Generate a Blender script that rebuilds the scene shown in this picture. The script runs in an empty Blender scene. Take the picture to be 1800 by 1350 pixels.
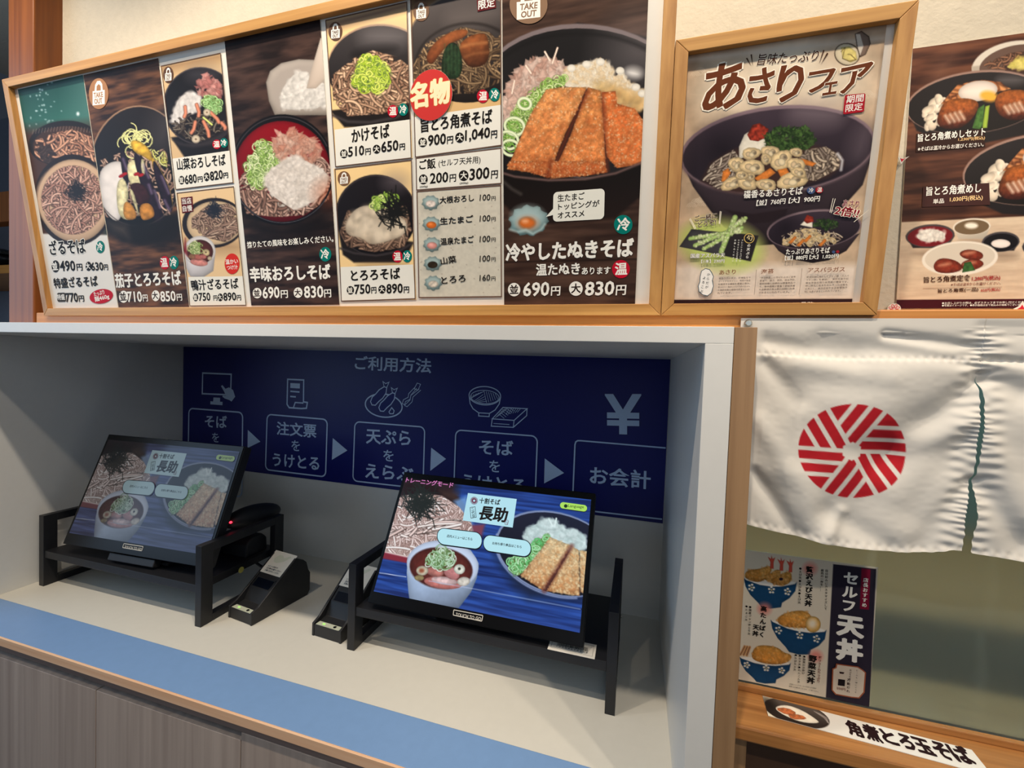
import bpy, math, random
import numpy as np
from mathutils import Vector, Matrix

# ---------------------------------------------------------------- camera, light, exposure
S = 0.63                 # metres per measured unit
Z0 = 1.56                # height of the underside of the niche top above the floor
def W(p): return Vector((p[0] * S, p[1] * S, p[2] * S + Z0))
scene = bpy.context.scene
col = scene.collection
FPX = 758.9
M = np.array([[0.95996608, 0.27780998, 0.03587119],
              [0.04345223, -0.02117783, -0.99883102],
              [-0.27672555, 0.96040258, -0.03240146]])      # world -> camera (x right, y down, z forward)
CAM = np.array([-0.137, -1.0, -0.0715])
cd = bpy.data.cameras.new('camera')
cam = bpy.data.objects.new('camera', cd); col.objects.link(cam)
cd.sensor_width = 36.0; cd.lens = 36.0 * FPX / 1800.0; cd.clip_start = 0.01
R = M.T @ np.diag([1.0, -1.0, -1.0])
cam.matrix_world = Matrix.Translation(W(CAM)) @ Matrix(R.tolist()).to_4x4()
scene.camera = cam
scene.view_settings.view_transform = 'Standard'
scene.view_settings.look = 'None'
scene.view_settings.gamma = 1.0
scene.view_settings.use_curve_mapping = False
scene.view_settings.exposure = 0.14

world = bpy.data.worlds.new('world'); scene.world = world; world.use_nodes = True
world.node_tree.nodes['Background'].inputs[0].default_value = (0.50, 0.62, 0.85, 1)
world.node_tree.nodes['Background'].inputs[1].default_value = 0.04

def lamp(name, kind, p, target, power, color, size=0.05, spot=None, blend=0.6, size_y=None):
    d = bpy.data.lights.new(name, kind); d.energy = power; d.color = color
    if kind == 'AREA':
        d.size = size
        if size_y: d.shape = 'RECTANGLE'; d.size_y = size_y
    else: d.shadow_soft_size = size
    if kind == 'SPOT': d.spot_size = math.radians(spot); d.spot_blend = blend
    o = bpy.data.objects.new(name, d); col.objects.link(o)
    o.location = W(p)
    o.rotation_euler = (W(target) - W(p)).to_track_quat('-Z', 'Y').to_euler()
    return o
WARM = (1.0, 0.85, 0.68)
for i, (x, pw) in enumerate(((-2.3, 18), (-1.25, 28), (-0.15, 36), (0.95, 22))):
    lamp('ceiling_spotlight', 'SPOT', (x, -0.70, 1.68), (x - .05, 0.1, -0.15), pw, WARM, 0.02, 105, 0.7)
lamp('window_spotlight', 'SPOT', (1.7, -1.9, 1.75), (.62, 0.2, -.70), 46, WARM, 0.03, 44, 0.6)
lamp('second_row_spotlight', 'SPOT', (-1.6, -1.45, 2.05), (-2.2, 0.2, -0.6), 26, WARM, 0.03, 80, 0.8)
lamp('daylight_panel', 'AREA', (-4.2, -1.6, .6), (-1.2, 0.2, -0.9), 16, (0.55, 0.75, 1.0), 1.6)
lamp('room_fill', 'AREA', (1.0, -3.4, 1.3), (0.0, 0.2, -0.4), 11, (0.80, 0.9, 1.0), 2.0)

# ---------------------------------------------------------------- helpers
def srgb(c):
    c = np.asarray(c, float) / 255.0 if np.max(c) > 1.001 else np.asarray(c, float)
    return np.where(c <= 0.04045, c / 12.92, ((c + 0.055) / 1.055) ** 2.4)

MATS = {}
def nodes_mat(name, base=(200, 200, 200), rough=0.5, metal=0.0, spec=0.5, **kw):
    m = bpy.data.materials.new(name); m.use_nodes = True
    b = m.node_tree.nodes['Principled BSDF']
    b.inputs['Base Color'].default_value = (*srgb(base), 1)
    b.inputs['Roughness'].default_value = rough
    b.inputs['Metallic'].default_value = metal
    b.inputs['Specular IOR Level'].default_value = spec
    MATS[name] = m
    return m, m.node_tree, b
def noise_on(nt, b, base, amp=0.05, scale=(20, 20, 20), detail=3, bump=0.0, bscale=None, bdist=0.001):
    """colour variation of a base colour, plus an optional fine bump"""
    tc = nt.nodes.new('ShaderNodeTexCoord'); mp = nt.nodes.new('ShaderNodeMapping')
    nt.links.new(tc.outputs['Object'], mp.inputs[0]); mp.inputs['Scale'].default_value = scale
    n = nt.nodes.new('ShaderNodeTexNoise'); n.inputs['Scale'].default_value = 1.0; n.inputs['Detail'].default_value = detail
    nt.links.new(mp.outputs[0], n.inputs['Vector'])
    r = nt.nodes.new('ShaderNodeValToRGB')
    c = srgb(base)
    r.color_ramp.elements[0].position = 0.3; r.color_ramp.elements[1].position = 0.7
    r.color_ramp.elements[0].color = (*(c * (1 - amp)), 1); r.color_ramp.elements[1].color = (*np.clip(c * (1 + amp), 0, 1), 1)
    nt.links.new(n.outputs[0], r.inputs[0]); nt.links.new(r.outputs[0], b.inputs['Base Color'])
    if bump:
        n2 = nt.nodes.new('ShaderNodeTexNoise'); n2.inputs['Detail'].default_value = 4
        mp2 = nt.nodes.new('ShaderNodeMapping'); nt.links.new(tc.outputs['Object'], mp2.inputs[0])
        mp2.inputs['Scale'].default_value = bscale or scale
        n2.inputs['Scale'].default_value = 1.0
        nt.links.new(mp2.outputs[0], n2.inputs['Vector'])
        bp = nt.nodes.new('ShaderNodeBump'); bp.inputs['Strength'].default_value = bump; bp.inputs['Distance'].default_value = bdist
        nt.links.new(n2.outputs[0], bp.inputs['Height']); nt.links.new(bp.outputs[0], b.inputs['Normal'])
    return r
def plain(name, base, rough=0.5, metal=0.0, amp=0.04, scale=(60, 60, 60), bump=0.0, bscale=None, spec=0.5, bdist=0.001):
    m, nt, b = nodes_mat(name, base, rough, metal, spec); noise_on(nt, b, base, amp, scale, 3, bump, bscale, bdist); return m
def wood(name, dark, light, axis='x', rough=0.45, fine=1.0):
    m, nt, b = nodes_mat(name, light, rough)
    sc = {'x': (2.5, 90, 90), 'y': (90, 2.5, 90), 'z': (90, 90, 2.5)}[axis]
    sc = tuple(v * fine for v in sc)
    r = noise_on(nt, b, light, 0.1, sc, 5, 0.12, tuple(v * 2.5 for v in sc), 0.0006)
    r.color_ramp.elements[0].color = (*srgb(dark), 1); r.color_ramp.elements[1].color = (*srgb(light), 1)
    r.color_ramp.elements[0].position = 0.28; r.color_ramp.elements[1].position = 0.68
    return m
def attr_mat(name, rough=0.45, spec=0.4, emit=0.0, sheen=None):
    m, nt, b = nodes_mat(name, (200, 200, 200), rough, 0, spec)
    a = nt.nodes.new('ShaderNodeAttribute'); a.attribute_name = 'Col'
    if emit:
        b.inputs['Base Color'].default_value = (0.012, 0.012, 0.016, 1)
        hs = nt.nodes.new('ShaderNodeHueSaturation'); hs.inputs['Saturation'].default_value = sheen or 1.0
        nt.links.new(a.outputs['Color'], hs.inputs['Color']); nt.links.new(hs.outputs[0], b.inputs['Emission Color']); b.inputs['Emission Strength'].default_value = emit
    else: nt.links.new(a.outputs['Color'], b.inputs['Base Color'])
    return m
attr_mat('printed_ink', 0.5, 0.08)
attr_mat('glossy_print', 0.42, 0.10)
attr_mat('vinyl_print', 0.38, 0.3)
attr_mat('cloth_print', 0.85, 0.1)
attr_mat('screen_bright', 0.15, 0.3, 0.80, 0.95)
attr_mat('screen_dim', 0.12, 0.28, 0.19, 0.7)
wood('frame_wood', (176, 122, 60), (214, 162, 92), 'x')
wood('frame_wood_upright', (170, 118, 60), (206, 154, 88), 'z')
wood('lintel_wood', (176, 108, 42), (212, 144, 68), 'x')
wood('pillar_wood', (118, 62, 20), (148, 84, 32), 'z')
wood('post_wood', (140, 108, 76), (166, 132, 96), 'z', 0.5)
wood('sill_wood', (150, 98, 50), (196, 138, 80), 'x', 0.35)
wood('edge_wood', (226, 176, 136), (240, 200, 164), 'x')
wood('cabinet_wood', (158, 142, 132), (186, 170, 158), 'z', 0.5, 0.6)
wood('rail_wood', (124, 104, 96), (146, 124, 114), 'x', 0.5)
plain('white_laminate', (222, 222, 218), 0.35, amp=0.01, bump=0.03, bscale=(400, 400, 400))
plain('counter_laminate', (216, 214, 204), 0.42, amp=0.012, bump=0.05, bscale=(500, 500, 500))
plain('counter_blue', (122, 158, 205), 0.35, amp=0.02, bump=0.05, bscale=(500, 500, 500))
plain('plaster', (202, 193, 174), 0.9, amp=0.03, bump=0.5, bscale=(150, 150, 150), bdist=0.002)
plain('far_wall', (176, 188, 206), 0.8, amp=0.03)
plain('black_steel', (26, 27, 31), 0.45, amp=0.1, bump=0.05, bscale=(700, 700, 700))
plain('black_plastic', (30, 31, 34), 0.5, amp=0.06, bump=0.1, bscale=(900, 900, 900))
plain('gloss_black', (9, 9, 11), 0.3, amp=0.02, spec=0.25)
plain('dark_window', (16, 22, 34), 0.15, amp=0.02)
plain('white_card', (236, 232, 222), 0.55, amp=0.01)
plain('white_paper', (232, 228, 216), 0.6, amp=0.01)
plain('grey_insert', (190, 196, 176), 0.5, amp=0.05)
plain('noren_cloth', (228, 224, 214), 0.9, amp=0.01)
plain('steel_pin', (190, 190, 180), 0.25, 0.9)
plain('brass_sticker', (190, 180, 90), 0.4)
plain('navy_cable', (20, 22, 30), 0.5)
plain('brown_panel', (84, 60, 44), 0.6, amp=0.08)
plain('floor_tile', (120, 112, 104), 0.5, amp=0.08, scale=(3, 3, 3))
plain('grey_shade', (120, 134, 128), 0.8, amp=0.15, scale=(3, 3, 2))
m, nt, b = nodes_mat('green_led', (60, 120, 40), 0.4); b.inputs['Emission Color'].default_value = (0.4, 1.0, 0.15, 1); b.inputs['Emission Strength'].default_value = 1.2
m, nt, b = nodes_mat('red_led', (200, 20, 20), 0.4); b.inputs['Emission Color'].default_value = (1.0, 0.02, 0.04, 1); b.inputs['Emission Strength'].default_value = 5.0
m, nt, b = nodes_mat('clear_glass', (245, 250, 250), 0.03); b.inputs['Transmission Weight'].default_value = 1.0; b.inputs['IOR'].default_value = 1.3
m, nt, b = nodes_mat('frosted_glass', (190, 212, 210), 0.30, 0, 0.5); b.inputs['Transmission Weight'].default_value = 0.85; b.inputs['IOR'].default_value = 1.2
noise_on(nt, b, (190, 212, 210), 0.05, (4, 4, 4), 2)

def tag(o, label=None, cat=None, group=None, kind=None):
    if label: o['label'] = label
    if cat: o['category'] = cat
    if group: o['group'] = group
    if kind: o['kind'] = kind
    return o
def empty(name, p, label=None, cat=None, group=None, kind=None):
    o = bpy.data.objects.new(name, None); col.objects.link(o); o.location = W(p); o.empty_display_size = 0.02
    bpy.context.view_layer.update
    return tag(o, label, cat, group, kind)
def world_loc(o):
    v = Vector((0, 0, 0))
    while o is not None: v = v + Vector(o.location); o = o.parent
    return v
def link(name, me, mat, parent, origin=None):
    """origin: metres, where the object's own origin goes; vertices in the mesh are world metres before this"""
    if parent is not None: org = world_loc(parent)
    else: org = origin
    me.transform(Matrix.Translation(-org))
    if mat: me.materials.append(MATS[mat])
    o = bpy.data.objects.new(name, me); col.objects.link(o)
    if parent is not None: o.parent = parent
    else: o.location = org
    return o
class MB:
    """collects solids in measured units"""
    def __init__(s): s.v = []; s.f = []
    def add(s, vs, fs):
        k = len(s.v); s.v += [tuple(map(float, v)) for v in vs]; s.f += [tuple(i + k for i in f) for f in fs]; return s
    def box(s, a, b):
        x0, y0, z0 = a; x1, y1, z1 = b
        x0, x1 = sorted((x0, x1)); y0, y1 = sorted((y0, y1)); z0, z1 = sorted((z0, z1))
        return s.add([(x0, y0, z0), (x1, y0, z0), (x1, y1, z0), (x0, y1, z0), (x0, y0, z1), (x1, y0, z1), (x1, y1, z1), (x0, y1, z1)],
                     [(0, 3, 2, 1), (4, 5, 6, 7), (0, 1, 5, 4), (1, 2, 6, 5), (2, 3, 7, 6), (3, 0, 4, 7)])
    def obox(s, O, X, Y, Z, a, b):
        """box in the frame O, X, Y, Z"""
        O, X, Y, Z = map(np.asarray, (O, X, Y, Z))
        k = len(s.v); s.box(a, b)
        s.v[k:] = [tuple(O + X * v[0] + Y * v[1] + Z * v[2]) for v in s.v[k:]]; return s
    def prism(s, prof, O, X, Y, Z, t0, t1):
        """profile (a, b) in X, Z swept along Y from t0 to t1"""
        O, X, Y, Z = map(np.asarray, (O, X, Y, Z)); n = len(prof)
        vs = [O + X * a + Z * b + Y * t for t in (t0, t1) for a, b in prof]
        return s.add(vs, [tuple(range(n)), tuple(range(2 * n - 1, n - 1, -1))] + [(i, i + n, (i + 1) % n + n, (i + 1) % n) for i in range(n)])
    def cyl(s, c, ax, r, h, n=20, r2=None):
        c = np.asarray(c, float); ax = np.asarray(ax, float); ax /= np.linalg.norm(ax)
        u = np.cross(ax, (0, 0, 1) if abs(ax[2]) < .9 else (1, 0, 0)); u /= np.linalg.norm(u); w = np.cross(ax, u)
        r2 = r if r2 is None else r2
        vs = [c + (u * math.cos(t) + w * math.sin(t)) * rr + ax * hh for rr, hh in ((r, 0), (r2, h)) for t in [2 * math.pi * i / n for i in range(n)]]
        return s.add(vs, [tuple(range(n - 1, -1, -1)), tuple(range(n, 2 * n))] + [(i, (i + 1) % n, (i + 1) % n + n, i + n) for i in range(n)])
    def tube(s, pts, r, n=8):
        pts = np.asarray(pts, float); rings = []
        for i, p in enumerate(pts):
            t = pts[min(i + 1, len(pts) - 1)] - pts[max(i - 1, 0)]; t /= np.linalg.norm(t)
            u = np.cross(t, (0, 0, 1)); u = u / np.linalg.norm(u) if np.linalg.norm(u) > 1e-6 else np.array((1., 0, 0)); w = np.cross(t, u)
            rings.append([p + (u * math.cos(a) + w * math.sin(a)) * r for a in [2 * math.pi * k / n for k in range(n)]])
        fs = [tuple(range(n - 1, -1, -1)), tuple((len(pts) - 1) * n + k for k in range(n))]
        for i in range(len(pts) - 1):
            fs += [(i * n + k, i * n + (k + 1) % n, (i + 1) * n + (k + 1) % n, (i + 1) * n + k) for k in range(n)]
        return s.add([v for r_ in rings for v in r_], fs)
    def ellipsoid(s, O, X, Y, Z, rx, ry, rz, n=20, m=12, half=False):
        O, X, Y, Z = map(np.asarray, (O, X, Y, Z)); vs = []; fs = []
        for j in range(m + 1):
            ph = (math.pi / 2 if half else math.pi) * j / m
            for i in range(n):
                th = 2 * math.pi * i / n
                vs.append(O + X * rx * math.sin(ph) * math.cos(th) + Y * ry * math.sin(ph) * math.sin(th) + Z * rz * math.cos(ph))
        for j in range(m):
            for i in range(n): fs.append((j * n + i, (j + 1) * n + i, (j + 1) * n + (i + 1) % n, j * n + (i + 1) % n))
        return s.add(vs, fs)
    def build(s, name, mat, parent=None, bevel=0.0, smooth=False, seg=2):
        me = bpy.data.meshes.new(name)
        P = [W(v) for v in s.v]
        me.from_pydata(P, [], s.f)
        lo = Vector((min(p[i] for p in P) for i in range(3))); hi = Vector((max(p[i] for p in P) for i in range(3)))
        o = link(name, me, mat, parent, Vector(((lo.x + hi.x) / 2, (lo.y + hi.y) / 2, lo.z)))
        import bmesh
        bm = bmesh.new(); bm.from_mesh(me); bmesh.ops.recalc_face_normals(bm, faces=bm.faces)
        if smooth: bmesh.ops.remove_doubles(bm, verts=bm.verts, dist=1e-6)
        if bevel:
            bmesh.ops.bevel(bm, geom=[e for e in bm.edges if len(e.link_faces) == 2 and e.calc_face_angle(0) > 0.5], offset=bevel, segments=seg, affect='EDGES', profile=0.5)
        bm.to_mesh(me); bm.free()
        if smooth:
            me.polygons.foreach_set('use_smooth', [True] * len(me.polygons))
        return o
def box(name, a, b, mat, parent=None, bevel=0.0008): return MB().box(a, b).build(name, mat, parent, bevel)

# ---------------------------------------------------------------- planes, prints
class Plane:
    """a flat sheet in space: origin, two unit axes, measured units"""
    def __init__(s, O, U, V):
        s.O = np.asarray(O, float); s.U = np.asarray(U, float) / np.linalg.norm(U); s.V = np.asarray(V, float) / np.linalg.norm(V)
        s.N = np.cross(s.U, s.V)                                  # towards the viewer for U right, V up
    def uv(s, q):
        """sheet coordinates of points measured on the reference (perspective undone)"""
        q = np.atleast_2d(np.asarray(q, float))
        d = np.stack([(q[:, 0] - 900) / FPX, (q[:, 1] - 675) / FPX, np.ones(len(q))], 1) @ M
        t = ((s.O - CAM) @ s.N) / (d @ s.N)
        P = CAM + d * t[:, None] - s.O
        return np.stack([P @ s.U, P @ s.V], 1)
    def pt(s, u, v, n=0.0): return s.O + s.U * u + s.V * v + s.N * n
    def lift(s, n): return Plane(s.O + s.N * n, s.U, s.V)
def yplane(y): return Plane((0, y, 0), (1, 0, 0), (0, 0, 1))
def at(q, ax, val):
    d = np.array([(q[0] - 900) / FPX, (q[1] - 675) / FPX, 1.0]) @ M
    return CAM + d * ((val - CAM[ax]) / d[ax])

class Fr:
    """frame of measurement: origin and magnification"""
    def __init__(s, ox=0, oy=0, k=1.0): s.o = np.array((ox, oy), float); s.k = k
    def __call__(s, p): return s.o + np.atleast_2d(np.asarray(p, float)) / s.k
FULL = Fr()

def vnoise(h, w, cy, cx, seed, octaves=1):
    out = np.zeros((h, w)); amp = 1.0; tot = 0
    rs = np.random.RandomState(seed)
    for _ in range(octaves):
        g = rs.rand(int(cy) + 2, int(cx) + 2)
        y = np.linspace(0, cy, h); x = np.linspace(0, cx, w)
        yi = np.minimum(y.astype(int), int(cy)); xi = np.minimum(x.astype(int), int(cx)); fy = y - yi; fx = x - xi
        fy = fy * fy * (3 - 2 * fy); fx = fx * fx * (3 - 2 * fx)
        a = g[yi][:, xi]; b_ = g[yi][:, xi + 1]; c = g[yi + 1][:, xi]; d = g[yi + 1][:, xi + 1]
        out += amp * ((a * (1 - fx) + b_ * fx) * (1 - fy)[:, None] + (c * (1 - fx) + d * fx) * fy[:, None])
        tot += amp; amp *= 0.5; cy = min(cy * 2, h); cx = min(cx * 2, w)
    return out / tot

class Canvas:
    """the printed picture of one sheet: a fine grid whose vertices carry the ink colour"""
    def __init__(s, plane, quad, base=(200, 200, 200), step=1.25, fr=FULL):
        s.pl = plane; q = fr(quad); uv = plane.uv(q)
        s.u0 = (uv[0, 0] + uv[3, 0]) / 2; s.u1 = (uv[1, 0] + uv[2, 0]) / 2
        s.v1 = (uv[0, 1] + uv[1, 1]) / 2; s.v0 = (uv[2, 1] + uv[3, 1]) / 2
        w = max(np.linalg.norm(q[1] - q[0]), np.linalg.norm(q[2] - q[3])); h = max(np.linalg.norm(q[3] - q[0]), np.linalg.norm(q[2] - q[1]))
        s.nx = max(4, int(w / step)); s.ny = max(4, int(h / step))
        s.A = np.tile(np.asarray(base, float) / 255.0, (s.ny, s.nx, 1)); s.k = 1.0 / step; s.f = fr
        s.rs = np.random.RandomState(7)
    def g(s, pts):
        uv = s.pl.uv(s.f(pts))
        return np.stack([(uv[:, 0] - s.u0) / (s.u1 - s.u0) * (s.nx - 1), (s.v1 - uv[:, 1]) / (s.v1 - s.v0) * (s.ny - 1)], 1)
    def sz(s, d): return d / s.f.k * s.k
    def _bb(s, P, m):
        x0 = max(0, int(P[:, 0].min() - m)); x1 = min(s.nx, int(P[:, 0].max() + m) + 2)
        y0 = max(0, int(P[:, 1].min() - m)); y1 = min(s.ny, int(P[:, 1].max() + m) + 2)
        return (x0, x1, y0, y1) if x1 > x0 and y1 > y0 else None
    @staticmethod
    def _dist(P, X, Y, closed):
        d2 = np.full(X.shape, 1e9); ins = np.zeros(X.shape, bool); n = len(P)
        for i in range(n if closed else n - 1):
            ax, ay = P[i]; bx, by = P[(i + 1) % n]; ex, ey = bx - ax, by - ay
            L = ex * ex + ey * ey + 1e-12
            t = np.clip(((X - ax) * ex + (Y - ay) * ey) / L, 0, 1)
            d2 = np.minimum(d2, (X - ax - t * ex) ** 2 + (Y - ay - t * ey) ** 2)
            if closed and ay != by: ins ^= ((ay > Y) != (by > Y)) & (X < ex * (Y - ay) / (by - ay) + ax)
        return np.sqrt(d2), ins
    def _put(s, bb, al, c):
        x0, x1, y0, y1 = bb; T = s.A[y0:y1, x0:x1]
        al = al[..., None]; T[:] = T * (1 - al) + c * al
    def mask(s, pts, soft=1.5):
        P = s.g(pts); m = np.zeros((s.ny, s.nx)); bb = s._bb(P, soft + 2)
        if bb is None: return m
        x0, x1, y0, y1 = bb; Y, X = np.mgrid[y0:y1, x0:x1].astype(float)
        d, ins = s._dist(P, X, Y, True); m[y0:y1, x0:x1] = np.clip(np.where(ins, d, -d) / soft + .5, 0, 1); return m
    def poly(s, pts, c, soft=1.0, a=1.0, clip=None, noise=0, ncell=6, edge=0, edgew=6, c2=None, lit=0, seed=1, sm=0):
        """c -> c2 top to bottom; edge darkens towards the outline; noise mottles"""
        for _ in range(sm):
            p_ = np.asarray(pts, float); nx_ = np.roll(p_, -1, 0); pts = np.stack([p_ * .75 + nx_ * .25, p_ * .25 + nx_ * .75], 1).reshape(-1, 2)
        P = s.g(pts); bb = s._bb(P, soft + 2)
        if bb is None: return
        x0, x1, y0, y1 = bb; Y, X = np.mgrid[y0:y1, x0:x1].astype(float)
        d, ins = s._dist(P, X, Y, True); sd = np.where(ins, d, -d); al = np.clip(sd / soft + .5, 0, 1) * a
        if clip is not None: al = al * clip[y0:y1, x0:x1]
        C = np.broadcast_to(np.asarray(c, float) / 255., X.shape + (3,)).copy()
        if c2 is not None:
            t = np.clip((Y - P[:, 1].min()) / max(1, np.ptp(P[:, 1])), 0, 1)[..., None]; C = C * (1 - t) + np.asarray(c2, float) / 255. * t
        if noise: C = C * (1 + noise * 2 * (vnoise(X.shape[0], X.shape[1], X.shape[0] / ncell, X.shape[1] / ncell, seed, 3) - .5)[..., None])
        if edge: C = C * (1 - edge * np.exp(-np.maximum(sd, 0) / s.sz(edgew)))[..., None]
        if lit:
            t = ((X - X.mean()) / max(1, np.ptp(X)) * .6 + (Y - Y.mean()) / max(1, np.ptp(Y)))[..., None]; C = C * (1 - lit * t)
        s._put(bb, al, np.clip(C, 0, 1))
    def pts_ell(s, cx, cy, rx, ry, rot=0, n=44, a0=0, a1=360):
        t = np.radians(np.linspace(a0, a1, n, endpoint=(a1 - a0) % 360 != 0)); r = math.radians(rot)
        x = rx * np.cos(t); y = ry * np.sin(t)
        return np.stack([cx + x * math.cos(r) - y * math.sin(r), cy + x * math.sin(r) + y * math.cos(r)], 1)
    def ell(s, cx, cy, rx, ry, c, rot=0, **kw): s.poly(s.pts_ell(cx, cy, rx, ry, rot), c, **kw)
    def stroke(s, pts, w, c, soft=1.0, a=1.0, clip=None, hl=0.0, closed=False, raw=False):
        P = pts if raw else s.g(pts); w = w if raw else s.sz(w); bb = s._bb(P, w / 2 + soft + 1)
        if bb is None: return
        x0, x1, y0, y1 = bb; Y, X = np.mgrid[y0:y1, x0:x1].astype(float)
        d, _ = s._dist(P, X, Y, closed); al = np.clip((w / 2 - d) / soft + .5, 0, 1) * a
        if clip is not None: al = al * clip[y0:y1, x0:x1]
        C = np.asarray(c, float) / 255.
        if hl: C = C * (1 - hl + 1.6 * hl * np.clip(1 - (2 * d / w) ** 2, 0, 1))[..., None]
        else: C = np.broadcast_to(C, X.shape + (3,))
        s._put(bb, al, np.clip(C, 0, 1))
    def _inside(s, poly, n):
        P = s.f(poly) if False else np.asarray(poly, float); lo = P.min(0); hi = P.max(0); out = []
        while len(out) < n:
            q = lo + (hi - lo) * s.rs.rand(2); c = False; m = len(P)
            for i in range(m):
                a, b = P[i], P[(i + 1) % m]
                if (a[1] > q[1]) != (b[1] > q[1]) and q[0] < (b[0] - a[0]) * (q[1] - a[1]) / (b[1] - a[1]) + a[0]: c = not c
            if c: out.append(q)
        return out
    def noodles(s, reg, n, w, c0, c1, L=60, bend=2.2, hl=0.35, clip=True, dirn=None, seed=3, shade=(50, 35, 28)):
        s.rs = np.random.RandomState(seed); cl = s.mask(reg) if clip is True else clip
        c0 = np.asarray(c0, float); c1 = np.asarray(c1, float)
        for q in s._inside(reg, n):
            th = s.rs.rand() * 6.28 if dirn is None else math.radians(dirn) + s.rs.randn() * .35
            k = s.rs.uniform(-bend, bend); m = 9; p = [q]; l = L * s.rs.uniform(.5, 1.3)
            for i in range(m): th += k / m; p.append(p[-1] + np.array((math.cos(th), math.sin(th))) * l / m)
            G = s.g(np.array(p)); t = s.rs.rand(); ww = s.sz(w) * s.rs.uniform(.85, 1.15)
            s.stroke(G + (.3, .5), ww * 1.45, shade, a=.55, clip=cl, raw=True, soft=1.4)
            s.stroke(G, ww, c0 * (1 - t) + c1 * t, clip=cl, hl=hl, raw=True)
    def blobs(s, reg, n, r, c0, c1, ar=1.6, clip=None, seed=5, a=1.0, soft=1.2, shade=.25):
        s.rs = np.random.RandomState(seed); c0 = np.asarray(c0, float) / 255; c1 = np.asarray(c1, float) / 255
        Q = s.g(np.array(s._inside(reg, n))); R = s.sz(r)
        for (cx, cy) in Q:
            rr = R * s.rs.uniform(.6, 1.3); rx = rr * s.rs.uniform(1, ar); ry = rr; th = s.rs.rand() * 3.14
            t = s.rs.rand(); C = c0 * (1 - t) + c1 * t
            bb = s._bb(np.array([[cx - rx, cy - rx], [cx + rx, cy + rx]]), 2)
            if bb is None: continue
            x0, x1, y0, y1 = bb; Y, X = np.mgrid[y0:y1, x0:x1].astype(float); X -= cx; Y -= cy
            xr = (X * math.cos(th) + Y * math.sin(th)) / rx; yr = (-X * math.sin(th) + Y * math.cos(th)) / ry; q = np.sqrt(xr * xr + yr * yr)
            al = np.clip((1 - q) * rr / soft + .5, 0, 1) * a
            if clip is not None: al = al * clip[y0:y1, x0:x1]
            Cc = np.clip(C * (1 + shade * (-.7 * yr - .5 * q * q))[..., None], 0, 1)
            s._put(bb, al, Cc)
    def flakes(s, reg, n, r, c0, c1, seed=5, a=.8, spike=.5, edge=.3, clip=None):
        """thin ragged shavings"""
        s.rs = np.random.RandomState(seed); c0 = np.asarray(c0, float); c1 = np.asarray(c1, float)
        for q in s._inside(reg, n):
            m = 7; th = np.sort(s.rs.rand(m)) * 6.28; rr = r * s.rs.uniform(.35, 1 + spike, m); ang = s.rs.rand() * 3.14; sq = s.rs.uniform(.35, .9); x = rr * np.cos(th); y = rr * np.sin(th) * sq
            t = s.rs.rand(); s.poly(np.stack([q[0] + x * math.cos(ang) - y * math.sin(ang), q[1] + x * math.sin(ang) + y * math.cos(ang)], 1), tuple(c0 * t + c1 * (1 - t)), a=a, edge=edge, edgew=r * .25, noise=.08, ncell=4, clip=clip, lit=.2)
    def grain(s, c0, c1, along='x', cells=(5, 60), seed=2, a=1.0, reg=None):
        h, w = s.ny, s.nx; cy, cx = (cells[1], cells[0]) if along == 'x' else (cells[0], cells[1])
        t = np.clip((vnoise(h, w, cy, cx, seed, 3) - .5) * 2.0 + .5, 0, 1)[..., None]
        C = (np.asarray(c0, float) * (1 - t) + np.asarray(c1, float) * t) / 255.
        al = (a if reg is None else s.mask(reg) * a)
        al = np.broadcast_to(al, (h, w))[..., None] if np.ndim(al) else al
        s.A = s.A * (1 - al) + C * al
    def bowl(s, cx, cy, rx, ry, rot=0, outer=(24, 22, 24), inner=(34, 32, 36), rim=(95, 88, 92), t=.06, body=None, shine=.5, bodyc=None):
        """an oval rim, dark inside, optional body polygon below"""
        if body is not None: s.poly(body, bodyc or outer, soft=1.2, edge=.25, edgew=10)
        s.ell(cx, cy, rx, ry, rim, rot, soft=1.2)
        s.ell(cx, cy + ry * t * .3, rx * (1 - t * .6), ry * (1 - t * .9), inner, rot, soft=2, c2=tuple(v * .6 for v in inner))
        if shine: s.ell(cx + rx * .35, cy - ry * .55, rx * .35, ry * .16, tuple(min(255, v + 70) for v in inner), rot - 10, soft=s.sz(rx * .3), a=shine)
    def build(s, name, mat, parent, n=0.0, gain=1.12, plane=None):
        u = np.linspace(s.u0, s.u1, s.nx); v = np.linspace(s.v1, s.v0, s.ny); U_, V_ = np.meshgrid(u, v)
        pl = plane or s.pl; P = pl.O + pl.U * U_[..., None] + pl.V * V_[..., None] + pl.N * n
        return grid_mesh(name, P, s.A, mat, parent, gain)
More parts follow.
